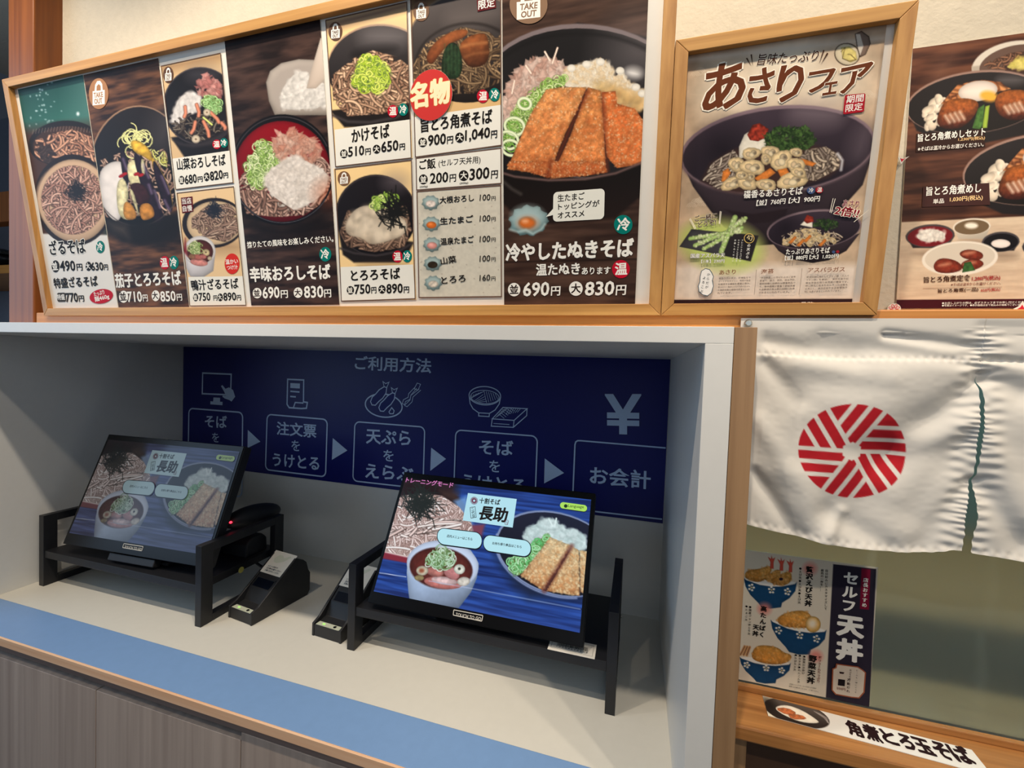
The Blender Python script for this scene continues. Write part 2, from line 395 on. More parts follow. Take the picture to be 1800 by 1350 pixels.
def grid_mesh(name, P, A, mat, parent, gain=1.0, smooth=False, keep=None):
    ny, nx = P.shape[:2]
    V = P.reshape(-1, 3) * S + np.array((0, 0, Z0)); org = np.array(world_loc(parent)) if parent is not None else V.mean(0); V = V - org
    idx = np.arange(ny * nx).reshape(ny, nx)
    F = np.stack([idx[:-1, :-1], idx[1:, :-1], idx[1:, 1:], idx[:-1, 1:]], -1).reshape(-1, 4)
    if keep is not None: F = F[keep.reshape(-1)]
    me = bpy.data.meshes.new(name); me.vertices.add(len(V)); me.vertices.foreach_set('co', V.astype(np.float32).ravel())
    me.loops.add(F.size); me.loops.foreach_set('vertex_index', F.astype(np.int32).ravel())
    me.polygons.add(len(F)); me.polygons.foreach_set('loop_start', np.arange(0, F.size, 4, dtype=np.int32))
    me.update(calc_edges=True)
    if smooth: me.polygons.foreach_set('use_smooth', np.ones(len(F), bool))
    C = np.ones((len(V), 4), np.float32); C[:, :3] = np.clip(srgb01(A.reshape(-1, 3)) * gain, 0, 1)
    a = me.color_attributes.new('Col', 'FLOAT_COLOR', 'POINT'); a.data.foreach_set('color', C.ravel())
    me.materials.append(MATS[mat]); me.validate()
    o = bpy.data.objects.new(name, me); col.objects.link(o)
    if parent is not None: o.parent = parent
    else: o.location = Vector(org)
    return o
def srgb01(c): c = np.clip(c, 0, 1); return np.where(c <= 0.04045, c / 12.92, ((c + 0.055) / 1.055) ** 2.4)

_GL = {}; _LAY = {}; LSTEP = 1.3e-5
def glyphs(body, bold=0.0, res=2):
    """outline of a piece of lettering; heavier weights overlay shifted strokes"""
    k = (body, round(bold, 4))
    if k in _GL: return _GL[k]
    if bold > 0.0121:
        V, F = glyphs(body, 0.010, res); e = bold - 0.006; n = 6 if bold > .03 else 4; VV = []; FF = []
        for i in range(n):
            t = 2 * math.pi * (i + .5) / n; VV.append(V + (e * math.cos(t), e * math.sin(t) * .8)); FF += [tuple(j + i * len(V) for j in f) for f in F]
        _GL[k] = (np.concatenate(VV), FF); _LAY[k] = np.repeat(np.arange(n), len(V)); return _GL[k]
    c = bpy.data.curves.new('lettering', 'FONT'); c.body = body; c.offset = bold; c.resolution_u = res; c.space_line = 0.9
    o = bpy.data.objects.new('lettering', c); col.objects.link(o)
    bpy.context.view_layer.update()
    e = o.evaluated_get(bpy.context.evaluated_depsgraph_get()); me = e.to_mesh()
    V = np.array([v.co[:2] for v in me.vertices]).reshape(-1, 2); F = [tuple(p.vertices) for p in me.polygons]
    e.to_mesh_clear(); bpy.data.objects.remove(o); bpy.data.curves.remove(c)
    _GL[k] = (V, F); return V, F
class Decal:
    """flat printed shapes and lettering on one sheet, joined as one mesh with ink colours"""
    def __init__(s, plane, n=0.0006, fr=FULL, dn=0.00003): s.pl = plane; s.n = n; s.f = fr; s.dn = dn; s.gain = 1.1; s.v = []; s.fc = []; s.c = []
    def _add(s, UV, F, c, lay=None):
        k = len(s.v); s.v += [(a, b, s.n) for a, b in UV] if lay is None else [(a, b, s.n + l * LSTEP) for (a, b), l in zip(UV, lay)]; s.fc += [tuple(i + k for i in f) for f in F]; s.c += [c] * len(F); s.n += s.dn
    def uv(s, p): return s.pl.uv(s.f(p))
    def poly(s, pts, c): UV = s.uv(pts); s._add(UV, [tuple(range(len(UV)))], c); return s
    def ell(s, cx, cy, rx, ry, c, rot=0, n=36):
        t = np.linspace(0, 2 * math.pi, n, endpoint=False); r = math.radians(rot); x = rx * np.cos(t); y = ry * np.sin(t)
        return s.poly(np.stack([cx + x * math.cos(r) - y * math.sin(r), cy + x * math.sin(r) + y * math.cos(r)], 1), c)
    def ring(s, pts, w, c): return s.stroke(pts, w, c, closed=True)
    def ellring(s, cx, cy, rx, ry, w, c, rot=0, n=36):
        t = np.linspace(0, 2 * math.pi, n, endpoint=False); r = math.radians(rot); x = rx * np.cos(t); y = ry * np.sin(t)
        return s.stroke(np.stack([cx + x * math.cos(r) - y * math.sin(r), cy + x * math.sin(r) + y * math.cos(r)], 1), w, c, closed=True)
    def wuv(s, at_, w):
        a = s.uv([at_, (at_[0] + w, at_[1]), (at_[0], at_[1] + w)]); return (np.linalg.norm(a[1] - a[0]) + np.linalg.norm(a[2] - a[0])) / 2
    def stroke(s, pts, w, c, closed=False):
        pts = np.atleast_2d(np.asarray(pts, float)); UV = s.uv(pts); hw = s.wuv(pts[len(pts) // 2], w) / 2; n = len(UV); L = []; Rr = []
        for i in range(n):
            a = UV[(i - 1) % n] if closed or i > 0 else UV[i]; b = UV[(i + 1) % n] if closed or i < n - 1 else UV[i]
            d1 = UV[i] - a; d2 = b - UV[i]; l1 = np.linalg.norm(d1); l2 = np.linalg.norm(d2)
            if l1 < 1e-9: d1, l1 = d2, l2
            if l2 < 1e-9: d2, l2 = d1, l1
            d1 = d1 / max(l1, 1e-9); d2 = d2 / max(l2, 1e-9); n1 = np.array((-d1[1], d1[0])); n2 = np.array((-d2[1], d2[0])); m_ = n1 + n2
            lm_ = np.linalg.norm(m_); m_ = n1 if lm_ < 1e-6 else m_ / lm_; q = hw / max(.4, float(m_ @ n1)); L.append(UV[i] + m_ * q); Rr.append(UV[i] - m_ * q)
        F = [(i, (i + 1) % n, (i + 1) % n + n, i + n) for i in range(n if closed else n - 1)]
        s._add(np.array(L + Rr), F, c); return s
    def rrect(s, quad, r, w, c, fill=None):
        """rounded rectangle outline (and fill) through four measured corners TL TR BR BL; r is a fraction of the height"""
        UV = s.uv(quad); TL, TR, BR, BL = UV; out = []
        hr = np.linalg.norm(BL - TL) * r
        for c0, pa, pb in ((TL, BL, TR), (TR, TL, BR), (BR, TR, BL), (BL, BR, TL)):
            ea = (pa - c0) / np.linalg.norm(pa - c0) * hr; eb = (pb - c0) / np.linalg.norm(pb - c0) * hr
            for k in range(7):
                t = math.pi / 2 * k / 6; out.append(c0 + ea * (1 - math.sin(t)) + eb * (1 - math.cos(t)))
        out = np.array(out)
        if fill is not None: s._add(out, [tuple(range(len(out)))], fill)
        if w:
            keep = s.uv; s.uv = lambda p: out if len(p) == len(out) else keep(p)
            hwp = w; s2 = s.wuv
            q = np.asarray(quad, float); ww = s2(q[0], w); s.wuv = lambda a_, b_: ww
            s.stroke(np.zeros((len(out), 2)) + q[0], hwp, c, closed=True); s.uv = keep; s.wuv = s2
        return s
    def text(s, body, x0, y0, x1, y1, h, c, bold=0.015, shear=0.0, halo=None, hb=0.05):
        """glyph box from the lower start (x0, y0) to the lower end (x1, y1), h tall"""
        if halo is not None: s.text(body, x0, y0, x1, y1, h, halo, bold + hb, shear); s.n += 6 * LSTEP
        V, F = glyphs(body, bold); V0, _ = glyphs(body, 0.010); lo = V0.min(0); hi = V0.max(0)
        q = s.uv([(x0, y0), (x1, y1), (x0, y0 - h)]); U = q[1] - q[0]; up = np.array((-U[1], U[0])); up = up / np.linalg.norm(up) * np.linalg.norm(q[2] - q[0])
        T = (V - lo) / (hi - lo); T[:, 0] += T[:, 1] * shear * np.linalg.norm(up) / np.linalg.norm(U)
        s._add(q[0] + np.outer(T[:, 0], U) + np.outer(T[:, 1], up), F, c, _LAY.get((body, round(bold, 4)))); return s
    def vtext(s, body, x0, y0, x1, y1, w, c, bold=0.02, halo=None, hb=.05):
        """column of characters, centres from (x0, y0) down to (x1, y1), each w wide"""
        n = len(body); q = s.uv([(x0, y0), (x1, y1)]); dn = q[1] - q[0]; L = np.linalg.norm(dn); dn = dn / max(L, 1e-9); rt = np.array((-dn[1], dn[0])); k = s.wuv((x0, y0), w)
        for hh in ((bold + hb, halo), (bold, c)) if halo is not None else ((bold, c),):
            for i, ch in enumerate(body):
                if ch == ' ': continue
                V, F = glyphs(ch, hh[0]); cc = q[0] + dn * (L * i / max(1, n - 1)); T = V - (0.5, 0.38)
                if ch in 'ー—-…(（)）': T = np.stack([T[:, 1], -T[:, 0]], 1)
                if ch in '、。': T = T + (.5, .5)
                s._add(cc + np.outer(T[:, 0] * k, rt) + np.outer(-T[:, 1] * k, dn), F, hh[1], _LAY.get((ch, round(hh[0], 4)))); s.n -= s.dn * .999
            s.n += s.dn + 6 * LSTEP
        return s
    def build(s, name, mat, parent, plane=None):
        pl = plane or s.pl; me = bpy.data.meshes.new(name); me.from_pydata([W(pl.pt(*v)) for v in s.v], [], s.fc)
        a = me.color_attributes.new('Col', 'FLOAT_COLOR', 'CORNER'); C = []
        for p in me.polygons:
            c = (*srgb01(np.asarray(s.c[p.index], float) / 255.) * s.gain, 1.0); C += c * p.loop_total
        a.data.foreach_set('color', C)
        return link(name, me, mat, parent)
# ---------------------------------------------------------------- the setting
H = -1.128; D = 0.945; XL = -2.754; T0 = 0.0357; XW = 0.0549; XP = 0.0986; YW = 0.143; YL = 0.06
tag(box('floor', (-5, -5, -2.60), (3.5, 3, -2.476), 'floor_tile', bevel=0), kind='structure')
tag(box('wall_back', (-2.40, YW, 0.0365), (2.2, YW + .12, 2.1), 'plaster', bevel=0), kind='structure')
tag(MB().box((-6, 1.6, -2.476), (-2.30, 1.72, 2.1)).build('wall_left', 'far_wall'), kind='structure')
tag(box('ceiling', (-5, -5, 2.1), (3.5, 3, 2.2), 'plaster', bevel=0), kind='structure')
tag(box('trim_1', (-2.30, YL, 0.0365), (2.2, YW - .001, 0.079), 'lintel_wood', bevel=.002), 'orange wooden lintel beam running under the menu frames', 'beam', kind='structure')
p = box('wooden_pillar', (-2.462, YL, 0.0365), (-2.3146, 0.25, 2.098), 'pillar_wood', bevel=.003)
tag(p, 'brown square wooden pillar behind the end of the long menu frame', 'pillar')
# things glimpsed beyond the pillar
z1 = at((0, 343), 1, .9)[2]; z2 = at((0, 395), 1, .9)[2]
p = box('wooden_rail', (-6, .86, z2), (-3.0, .94, z1), 'pillar_wood', bevel=.003)
tag(p, 'dark wooden rail crossing behind the brown pillar', 'rail')
zb = at((0, 480), 1, 1.2)[2]; xb = at((3, 470), 1, 1.2)[0]
t = empty('hanging_pot', (xb, 1.2, zb), 'dark round pot on a ledge beyond the brown pillar', 'pot')
MB().ellipsoid((xb, 1.2, zb + .1), (1, 0, 0), (0, 1, 0), (0, 0, 1), .16, .12, .09).build('bowl', 'gloss_black', t, smooth=True)
MB().cyl((xb, 1.2, zb + .13), (0, 0, 1), .17, .02, 28).build('rim', 'gloss_black', t)
p = box('ledge', (-6, 1.0, zb - .06), (-3.0, 1.59, zb + .0), 'lintel_wood'); tag(p, 'low wooden ledge holding the dark pot', 'ledge')

# niche: white open-fronted unit
t = empty('shelf_unit', (XL / 2, .4, H), 'white open fronted ordering niche with two kiosks inside', 'shelf unit')
box('top_panel', (XL - .06, 0, 0), (XW, D, T0), 'white_laminate', t, .0006)
box('side_panel', (0, 0, H), (XW, D, 0), 'white_laminate', t, .0006)
box('side_panel', (XL - .06, 0, H), (XL, D, 0), 'white_laminate', t, .0006)
box('back_panel', (XL, D, H), (0, D + .03, 0), 'white_laminate', t, 0)
t = empty('countertop', (XL / 2, .4, H - .04), 'long cream counter with a blue front strip under the kiosks', 'counter')
box('worktop', (XL - .06, 0.148, H - .0305), (XW, D, H), 'counter_laminate', t, 0)
tag(box('front_strip', (XL - .06, -0.006, H - .0305), (XW, 0.148, H), 'counter_blue', t, .0006), 'pale blue front strip')  # front part of the counter coloured pale blue, built as its own piece
tag(box('edge_band', (XL - .06, -0.014, H - .030), (XW, -0.0062, H - .0005), 'edge_wood', t, .0006), 'light wood edge band')
t = empty('base_cabinet', (XL / 2, .4, -2.476), 'greyish brown wood cabinet with flush doors below the counter', 'cabinet')
box('carcass', (XL - .06, 0.03, -2.40), (XW, D, H - .031), 'rail_wood', t, 0)
box('plinth', (XL - .06, 0.08, -2.476), (XW, D, -2.401), 'rail_wood', t, 0)
box('top_rail', (XL - .06, 0.001, H - .0620), (XW, 0.029, H - .0312), 'rail_wood', t, .0006)
for i, (a, b) in enumerate(((XL - .06, -1.8665), (-1.8635, -1.2365))):
    d = box('door', (a, 0.0, -2.39), (b, 0.029, H - .088), 'cabinet_wood', t, .0008)
    box('finger_groove', (a + .01, 0.0285, H - .0875), (b - .004, 0.0298, H - .0625), 'gloss_black', d, 0)
box('door', (-1.2335, 0.0, -2.39), (XW, 0.029, H - .0635), 'cabinet_wood', t, .0008)
p = box('wooden_post', (XW + .0012, 0.001, -2.476), (XP, 0.045, T0 - .0008), 'post_wood', bevel=.0006)
tag(p, 'pale brown wooden post fixed beside the white niche', 'post')

# serving window on the far side of the post
YG = 0.2
t = empty('serving_window', (.9, YG, -.858), 'greyish green frosted glass window behind the white noren curtain', 'window')
box('glass', (XW + .01, YG, -.842), (2.2, YG + .012, 0.08), 'frosted_glass', t, 0)
box('bottom_rail', (XW + .01, YG - .012, -.858), (2.2, YG + .03, -.842), 'sill_wood', t, .0015)
p = box('window_sill_board', (XP + .001, 0.066, -.892), (2.2, 0.40, -.858), 'sill_wood', bevel=.003)
tag(p, 'polished orange wood ledge under the frosted window', 'ledge')
t = empty('lower_partition', (1.0, .12, -2.476), 'dark brown panelled partition under the orange wood ledge', 'partition')
box('panel', (XP + .05, 0.12, -2.476), (2.2, 0.2, -.893), 'brown_panel', t, 0)
box('stile', (XP + .002, 0.09, -2.476), (XP + .045, 0.2, -.893), 'post_wood', t, .001)
# the kitchen behind the frosted glass
tag(box('wall_right', (-.2, 1.9, -2.476), (3.5, 2.0, 2.1), 'grey_shade', bevel=0), kind='structure')
p = box('kitchen_counter', (0.2, .75, -2.476), (3.4, 1.8, -.84), 'sill_wood', bevel=.002)
tag(p, 'blurred wooden kitchen counter behind the frosted glass', 'counter')
lamp('kitchen_light', 'AREA', (1.2, 1.0, 1.6), (1.2, 1.3, -1), 26, (0.72, 0.92, 1.0), 1.0)

# ---------------------------------------------------------------- menu frames
TAU = 0.139; sT, cT = math.sin(TAU), math.cos(TAU)
FB = Plane((0, 0.05, 0.0659), (1, 0, 0), (0, -sT, cT))       # plane of the frames' front edges, tipped forwards
def frame(name, x0, x1, L, b, label, t_parent=None):
    t = empty(name, ((x0 + x1) / 2, .05, .066), label, 'picture frame')
    Y = -FB.N; d0, d1 = 0.0, 0.030
    def rail(nm, p, mat):
        vs = [FB.pt(u, v, -d) for d in (d0, d1) for u, v in p]
        MB().add(vs, [(0, 1, 2, 3), (7, 6, 5, 4)] + [(i, i + 4, (i + 1) % 4 + 4, (i + 1) % 4) for i in range(4)]).build(nm, mat, t, .0008)
    g = .0004
    rail('frame_rail', [(x0, 0), (x1, 0), (x1 - b, b), (x0 + b, b)], 'frame_wood')
    rail('frame_rail', [(x0, L), (x0 + b, L - b), (x1 - b, L - b), (x1, L)], 'frame_wood')
    rail('frame_stile', [(x0, g), (x0 + b, b + g), (x0 + b, L - b - g), (x0, L - g)], 'frame_wood_upright')
    rail('frame_stile', [(x1, g), (x1, L - g), (x1 - b, L - b - g), (x1 - b, b + g)], 'frame_wood_upright')
    MB().obox(FB.O, FB.U, FB.V, FB.N, (x0 + .01, .01, -.029), (x1 - .01, L - .01, -.016)).build('backing_board', 'white_card', t)
    return t
XA, XS, XR = -2.236, -0.0902, 0.3256
frame('long_menu_frame', XA, XS - .0006, 0.7866, 0.0264, 'long light wood frame tilted forward, full of menu sheets')
frame('poster_frame', XS + .0006, XR, 0.5661, 0.0264, 'smaller wood frame holding the tall brown clam noodle poster')
SH = FB.lift(-0.0150)                                          # face of the sheets inside the frames
def sheet(name, quad, label, group, plane=SH, fr=FULL, th=.0008, mat='white_paper', grow=0.0, rnd=0):
    """one printed sheet of paper"""
    uv = plane.uv(fr(quad)); u0 = (uv[0, 0] + uv[3, 0]) / 2 - grow; u1 = (uv[1, 0] + uv[2, 0]) / 2 + grow; v1 = (uv[0, 1] + uv[1, 1]) / 2 + grow; v0 = (uv[2, 1] + uv[3, 1]) / 2 - grow
    o = MB().obox(plane.O, plane.U, plane.V, plane.N, (u0, v0, -th), (u1, v1, 0)).build(name, mat)
    return tag(o, label, 'poster', group)
# ---------------------------------------------------------------- blue sign on the niche back wall
BP = Plane((0, D - .004, 0), (1, 0, 0), (0, 0, 1))
SIGNC = (186, 208, 238)
plain('blue_sign_face', (10, 20, 108), 0.45, amp=0.02)
sg = MB().box((XL + .004, D - .004, -0.7044), (-0.003, D - .0005, -0.003)).build('how_to_order_sign', 'blue_sign_face')
tag(sg, 'wide dark blue sign with white ordering steps on the niche back wall', 'sign')
d = Decal(BP, fr=Fr(300, 580, 3.75), n=.0008)
def line(d, pts, w, c=SIGNC, closed=False): d.stroke(pts, w, c, closed)
line(d, [(92, 101), (1800, 152)], 3, (150, 162, 200))
d.text('ご利用方法', 1214, 262, 1716, 286, 92, SIGNC, .02)
# monitor with pointing hand
line(d, [(212, 284), (400, 292), (396, 428), (209, 420)], 9, closed=True)
d.poly([(283, 445), (327, 447), (326, 473), (343, 474), (342, 496), (262, 490), (263, 470), (281, 471)], SIGNC)
d.poly([(333, 370), (342, 363), (362, 388), (385, 378), (412, 396), (426, 440), (402, 472), (388, 462), (358, 452), (342, 440), (344, 432), (366, 434), (352, 404)], SIGNC)
# order slip
line(d, [(772, 325), (878, 330), (876, 474), (902, 478), (896, 516), (862, 518), (782, 512), (768, 490)], 9, closed=True)
d.poly([(790, 350), (853, 353), (852, 386), (789, 382)], SIGNC)
line(d, [(790, 404), (850, 409)], 9); line(d, [(789, 438), (826, 441)], 9)
line(d, [(810, 512), (822, 478), (876, 482)], 8)
# plate of fried prawns and tongs
d.ellring(1405, 498, 122, 76, 8, SIGNC, 8)
for a in (0, 1):
    ox, oy = 55 * a, 40 * a + 2
    sh = [(1408 + ox, 372 + oy), (1425 + ox, 378 + oy), (1420 + ox, 415 + oy), (1398 + ox, 448 + oy), (1372 + ox, 470 + oy), (1350 + ox, 494 + oy), (1328 + ox, 492 + oy), (1318 + ox, 470 + oy), (1330 + ox, 440 + oy), (1352 + ox, 420 + oy), (1376 + ox, 392 + oy)]
    d.poly(sh, (10, 20, 108)); line(d, sh, 6, closed=True)
    line(d, [(1408 + ox, 372 + oy), (1400 + ox, 338 + oy), (1418 + ox, 352 + oy), (1440 + ox, 342 + oy), (1425 + ox, 378 + oy)], 5)
line(d, [(1440, 540), (1458, 512), (1474, 532), (1468, 552), (1446, 552)], 6, closed=True)
for a in (0, 1):
    ox, oy = 14 * a, 12 * a
    line(d, [(1612 + ox * 2, 376 + oy), (1570 + ox, 420 + oy), (1566 + ox, 444 + oy), (1535 + ox, 460 + oy), (1528 + ox, 485 + oy), (1545 + ox, 494 + oy), (1578 + ox, 462 + oy), (1584 + ox, 430 + oy), (1622 + ox * 2, 384 + oy)], 4)
line(d, [(1626, 350), (1648, 358), (1632, 396), (1606, 388)], 4, closed=True)
# boxes of text and arrows
def stepbox(d, q, lines, fr): d.f = fr; d.rrect(q, .09, 8, SIGNC)
d.rrect([(122, 516), (476, 544), (470, 1100), (112, 1060)], .06, 8, SIGNC)
d.text('そば', 228, 640, 372, 648, 80, SIGNC, .02); d.text('を', 274, 738, 320, 742, 62, SIGNC, .01)
d.text('えらぶ', 190, 860, 400, 876, 80, SIGNC, .02)
d.poly([(510, 658), (593, 736), (508, 778)], SIGNC)
d.rrect([(638, 556), (1034, 590), (1022, 968), (626, 920)], .09, 8, SIGNC)
d.text('注文票', 700, 690, 960, 712, 88, SIGNC, .02); d.text('を', 797, 795, 853, 800, 70, SIGNC, .01); d.text('うけとる', 674, 896, 980, 926, 84, SIGNC, .02)
d.poly([(1070, 712), (1166, 794), (1064, 856)], SIGNC)
d.rrect([(1216, 604), (1676, 640), (1664, 1046), (1202, 994)], .09, 8, SIGNC)
d.text('天ぷら', 1290, 748, 1582, 766, 96, SIGNC, .02); d.text('を', 1402, 862, 1470, 868, 74, SIGNC, .01); d.text('えらぶ', 1284, 972, 1600, 1000, 92, SIGNC, .02)
d.poly([(1718, 775), (1816, 850), (1712, 928)], SIGNC)
d.f = Fr(740, 590, 3.6)
# bowl and tray of noodles
d.ellring(405, 380, 100, 58, 6, SIGNC, 3)
line(d, [(306, 385), (312, 430), (330, 462), (366, 488), (434, 492), (470, 470), (496, 432), (505, 388)], 6)
line(d, [(366, 488), (366, 508), (432, 512), (434, 492)], 6)
d.ellring(405, 388, 90, 42, 4, SIGNC, 3)
for k in range(6): line(d, [(400 - k * 16, 352 + k * 5), (330 - k * 2, 400 + k * 2 - 12)], 3)
for k in range(6): line(d, [(400 + k * 14, 350 + k * 3), (416 + k * 14, 426 - k * 5)], 3)
for k in range(4): line(d, [(340 + k * 10, 412 + k * 3), (395 + k * 8, 372 + k * 14)], 3)
line(d, [(452, 526), (520, 454), (672, 462), (590, 536)], 6, closed=True)
line(d, [(452, 526), (446, 572), (585, 580), (590, 536)], 6); line(d, [(585, 580), (670, 506), (672, 462)], 6)
line(d, [(460, 555), (560, 562)], 4)
for k in range(6): line(d, [(470 + k * 9, 520 - k * 10), (500 + k * 12, 500 - k * 9), (528 + k * 12, 524 - k * 10)], 3)
for k in range(6): line(d, [(560 + k * 14, 458 + k), (540 + k * 14, 500 - k * 3)], 3)
d.rrect([(222, 596), (738, 636), (722, 1060), (208, 1010)], .09, 8, SIGNC)
d.text('そば', 370, 748, 584, 760, 92, SIGNC, .02); d.text('を', 432, 860, 500, 866, 74, SIGNC, .01); d.text('うけとる', 262, 968, 660, 1004, 92, SIGNC, .02)
d.poly([(784, 776), (906, 868), (780, 934)], SIGNC)
d.text('¥', 1168, 618, 1392, 624, 246, SIGNC, .022)
d.rrect([(972, 656), (1900, 744), (1860, 1210), (950, 1096)], .08, 8, SIGNC) if False else None
line(d, [(958, 1090), (975, 690), (980, 672), (992, 664), (1010, 664), (1548, 710)], 9)
line(d, [(958, 1090), (966, 1096), (1525, 1160)], 9)
d.text('お会計', 1068, 936, 1450, 972, 112, SIGNC, .02)
d.build('lettering', 'vinyl_print', sg)

# ---------------------------------------------------------------- kiosk stands
def stand(x0, yf, label):
    x1 = x0 + .968; zt = -.805; zb = H; yb = yf + .41; w = .031; e = .05
    t = empty('kiosk_stand', ((x0 + x1) / 2, (yf + yb) / 2, zb), label, 'monitor stand', 'black kiosk stands on the counter')
    for a in (x0, x1 - w):
        box('leg', (a, yf, zb), (a + w, yf + e, zt), 'black_steel', t)
        box('leg', (a, yb - e, zb), (a + w, yb, zt), 'black_steel', t)
        box('top_bar', (a + .0004, yf + e, zt - .034), (a + w - .0004, yb - e, zt - .0004), 'black_steel', t)
        box('foot_bar', (a + .0004, yf + e, zb), (a + w - .0004, yb - e, zb + .030), 'black_steel', t)
    box('shelf', (x0 + w, yf + .004, -.997), (x1 - w, yb - .004, -.965), 'black_steel', t)
    return t
s2 = stand(-1.125, .346, 'black steel kiosk stand carrying the bright touch screen')
s1 = stand(-2.709, .270, 'black steel kiosk stand carrying the dim touch screen')
MB().cyl((-.1563, .66, -.985), (1, 0, 0), .006, .004, 12).build('screw', 'steel_pin', s2)
q = at((424, 995), 0, -1.7505)
k = MB().cyl((-1.7508, q[1], -.981), (1, 0, 0), .013, .0012, 20).build('round_sticker', 'brass_sticker'); tag(k, 'small round yellow sticker on the side of the dim kiosk stand', 'sticker')

# ---------------------------------------------------------------- touch monitors
def mplane(T, tilt, yaw):
    X = np.array((math.cos(yaw), math.sin(yaw), 0)); n = np.array((-math.sin(yaw), math.cos(yaw), 0))
    return Plane(T, X, n * math.sin(tilt) + np.array((0, 0, math.cos(tilt))))
MP2 = mplane((-.654, .471, -.717), math.radians(28.98), 0.0)
MP1 = mplane((-2.168, .385, -.671), math.radians(21.0), math.radians(3.0))
SCW, SCH = .755 / 2, .755 * 9 / 32
def monitor(pl, label, glow):
    BM = .040 if glow else .048; base = pl.pt(0, -SCH - .06, -.05)
    t = empty('touch_monitor', (base[0], base[1], -.965), label, 'touch screen', 'touch screens of the ordering kiosks')
    hs = MB().obox(pl.O, pl.U, pl.V, pl.N, (-SCW - .014, -SCH - BM, -.048), (SCW + .014, SCH + .026, -.004)).build('housing', 'black_plastic', t, .003, seg=3)
    MB().obox(pl.O, pl.U, pl.V, pl.N, (-SCW - .013, -SCH - BM + .001, -.0038), (SCW + .013, SCH + .025, -.0008)).build('glass_front', 'gloss_black', t, .0012)
    MB().obox(pl.O, pl.U, pl.V, pl.N, (-.2, -.10, -.075), (.2, .12, -.0485)).build('rear_cover', 'black_plastic', t, .004)
    # foot: a neck down to a weighted plate on the shelf
    a = pl.pt(0, -.02, -.075); yb = a[1] + .02
    bx = .14
    MB().prism([(a[1] - .01, a[2] + .03), (a[1] + .05, a[2] + .03), (a[1] + .09, -.955), (base[1] + .02, -.955)], (pl.O[0], 0, 0), (0, 1, 0), (1, 0, 0), (0, 0, 1), -.07, .07).build('neck', 'black_plastic', t, .002)
    box('foot_plate', (pl.O[0] - bx, base[1] + .012, -.965), (pl.O[0] + bx, base[1] + .24, -.948), 'black_plastic', t, .003)
    if not glow: MB().obox(pl.O, pl.U, pl.V, pl.N, (-.13, -SCH - .082, -.045), (.12, -SCH - .0525, -.012)).build('speaker_bar', 'black_plastic', t, .002)
    return t, hs
mon2, _ = monitor(MP2, 'brightly lit touch screen showing a blue noodle menu page', 1)
mon1, _ = monitor(MP1, 'dim touch screen with reflections standing by the end wall of the niche', 0)

# ---------------------------------------------------------------- receipt printers
PR = [(0, 0), (.27, 0), (.283, .02), (.283, .10), (.272, .118), (.262, .155), (.245, .172), (.205, .195), (.03, .062), (0, .05)]
def printer(c, rot, label):
    a = math.radians(rot); X = np.array((math.cos(a), math.sin(a), 0)); Y = np.array((-math.sin(a), math.cos(a), 0)); Z = np.array((0, 0, 1.)); O = np.array((c[0], c[1], H)); w = .070
    t = empty('receipt_printer', O + Y * .14, label, 'receipt printer', 'black ticket printers between the stands')
    for s_ in (-1, 1):
        MB().prism(PR, O, Y, X, Z, s_ * w, s_ * (w - .010)).build('side_panel', 'black_plastic', t, .0012)
    inner = [(0.002, .001), (.27, .001), (.28, .02), (.28, .10), (.262, .150), (.245, .168), (.205, .190), (.085, .098), (.060, .050), (.028, .045), (.002, .045)]
    MB().prism(inner, O, Y, X, Z, -w + .0102, w - .0102).build('body', 'black_plastic', t, .0008)
    sl = np.array((.12, .092)); sl = sl / np.linalg.norm(sl); Sd = Y * sl[0] + Z * sl[1]; Nn = np.cross(X, Sd)
    P = O + Y * .085 + Z * .098
    MB().obox(P, X, Sd, Nn, (-.048, .004, .0004), (.048, .040, .0012)).build('paper_slot', 'dark_window', t, 0)
    MB().obox(P, X, Sd, Nn, (-.055, .0405, .0004), (.055, .046, .004)).build('tear_bar', 'black_plastic', t, .0006)
    MB().obox(O + Y * .016 + Z * .0455, X, Y, Z, (-.055, -.012, 0), (.055, .010, .0012)).build('button_strip', 'grey_insert', t, 0)
    MB().obox(O + Y * .016 + Z * .047, X, Y, Z, (-.030, -.004, 0), (-.020, .002, .0008)).build('power_light', 'green_led', t, 0)
    MB().cyl(O + X * .028 + Y * .015 + Z * .0468, (0, 0, 1), .006, .0014, 12).build('button', 'gloss_black', t)
    # the paper card lying on the slope
    Q = O + Y * .085 + Z * .098 + Nn * .0035
    cardp = Plane(Q, X, Sd)
    return t, cardp
pr1, c1 = printer((-1.636, .350), -7, 'black ticket printer beside the dim touch screen stand')
pr2, c2_ = printer((-1.235, .368), -4, 'black ticket printer partly behind the bright screen stand')
for cp, lb in ((c1, 'white instruction card on the ticket printer beside the dim screen'), (c2_, 'white instruction card on the ticket printer behind the stand leg')):
    o = MB().obox(cp.O, cp.U, cp.V, cp.N, (-.066, .062, -.0005), (.068, .165, .0003)).build('paper_slip', 'white_paper'); tag(o, lb, 'card', 'cards lying on the ticket printers')
    dd = Decal(cp, n=.0009)
    for k_ in range(3):
        V_, F_ = glyphs(('レシートが出ます', '注文票をお取りください', '係員におわたしください')[k_], .02); lo = V_.min(0); hi = V_.max(0); T = (V_ - lo) / (hi - lo)
        dd._add(np.array((-.042, .090 - k_ * .010)) + T * np.array(((.06, .09, .085)[k_], .0075)), F_, (50, 60, 90))
    hand = np.array([(-.03, .115), (-.01, .112), (.02, .125), (.045, .15), (.035, .155), (.01, .140), (-.005, .150), (-.025, .148), (-.04, .130)])
    dd._add(hand, [tuple(range(len(hand)))], (205, 208, 190)); dd.build('lettering', 'printed_ink', o)

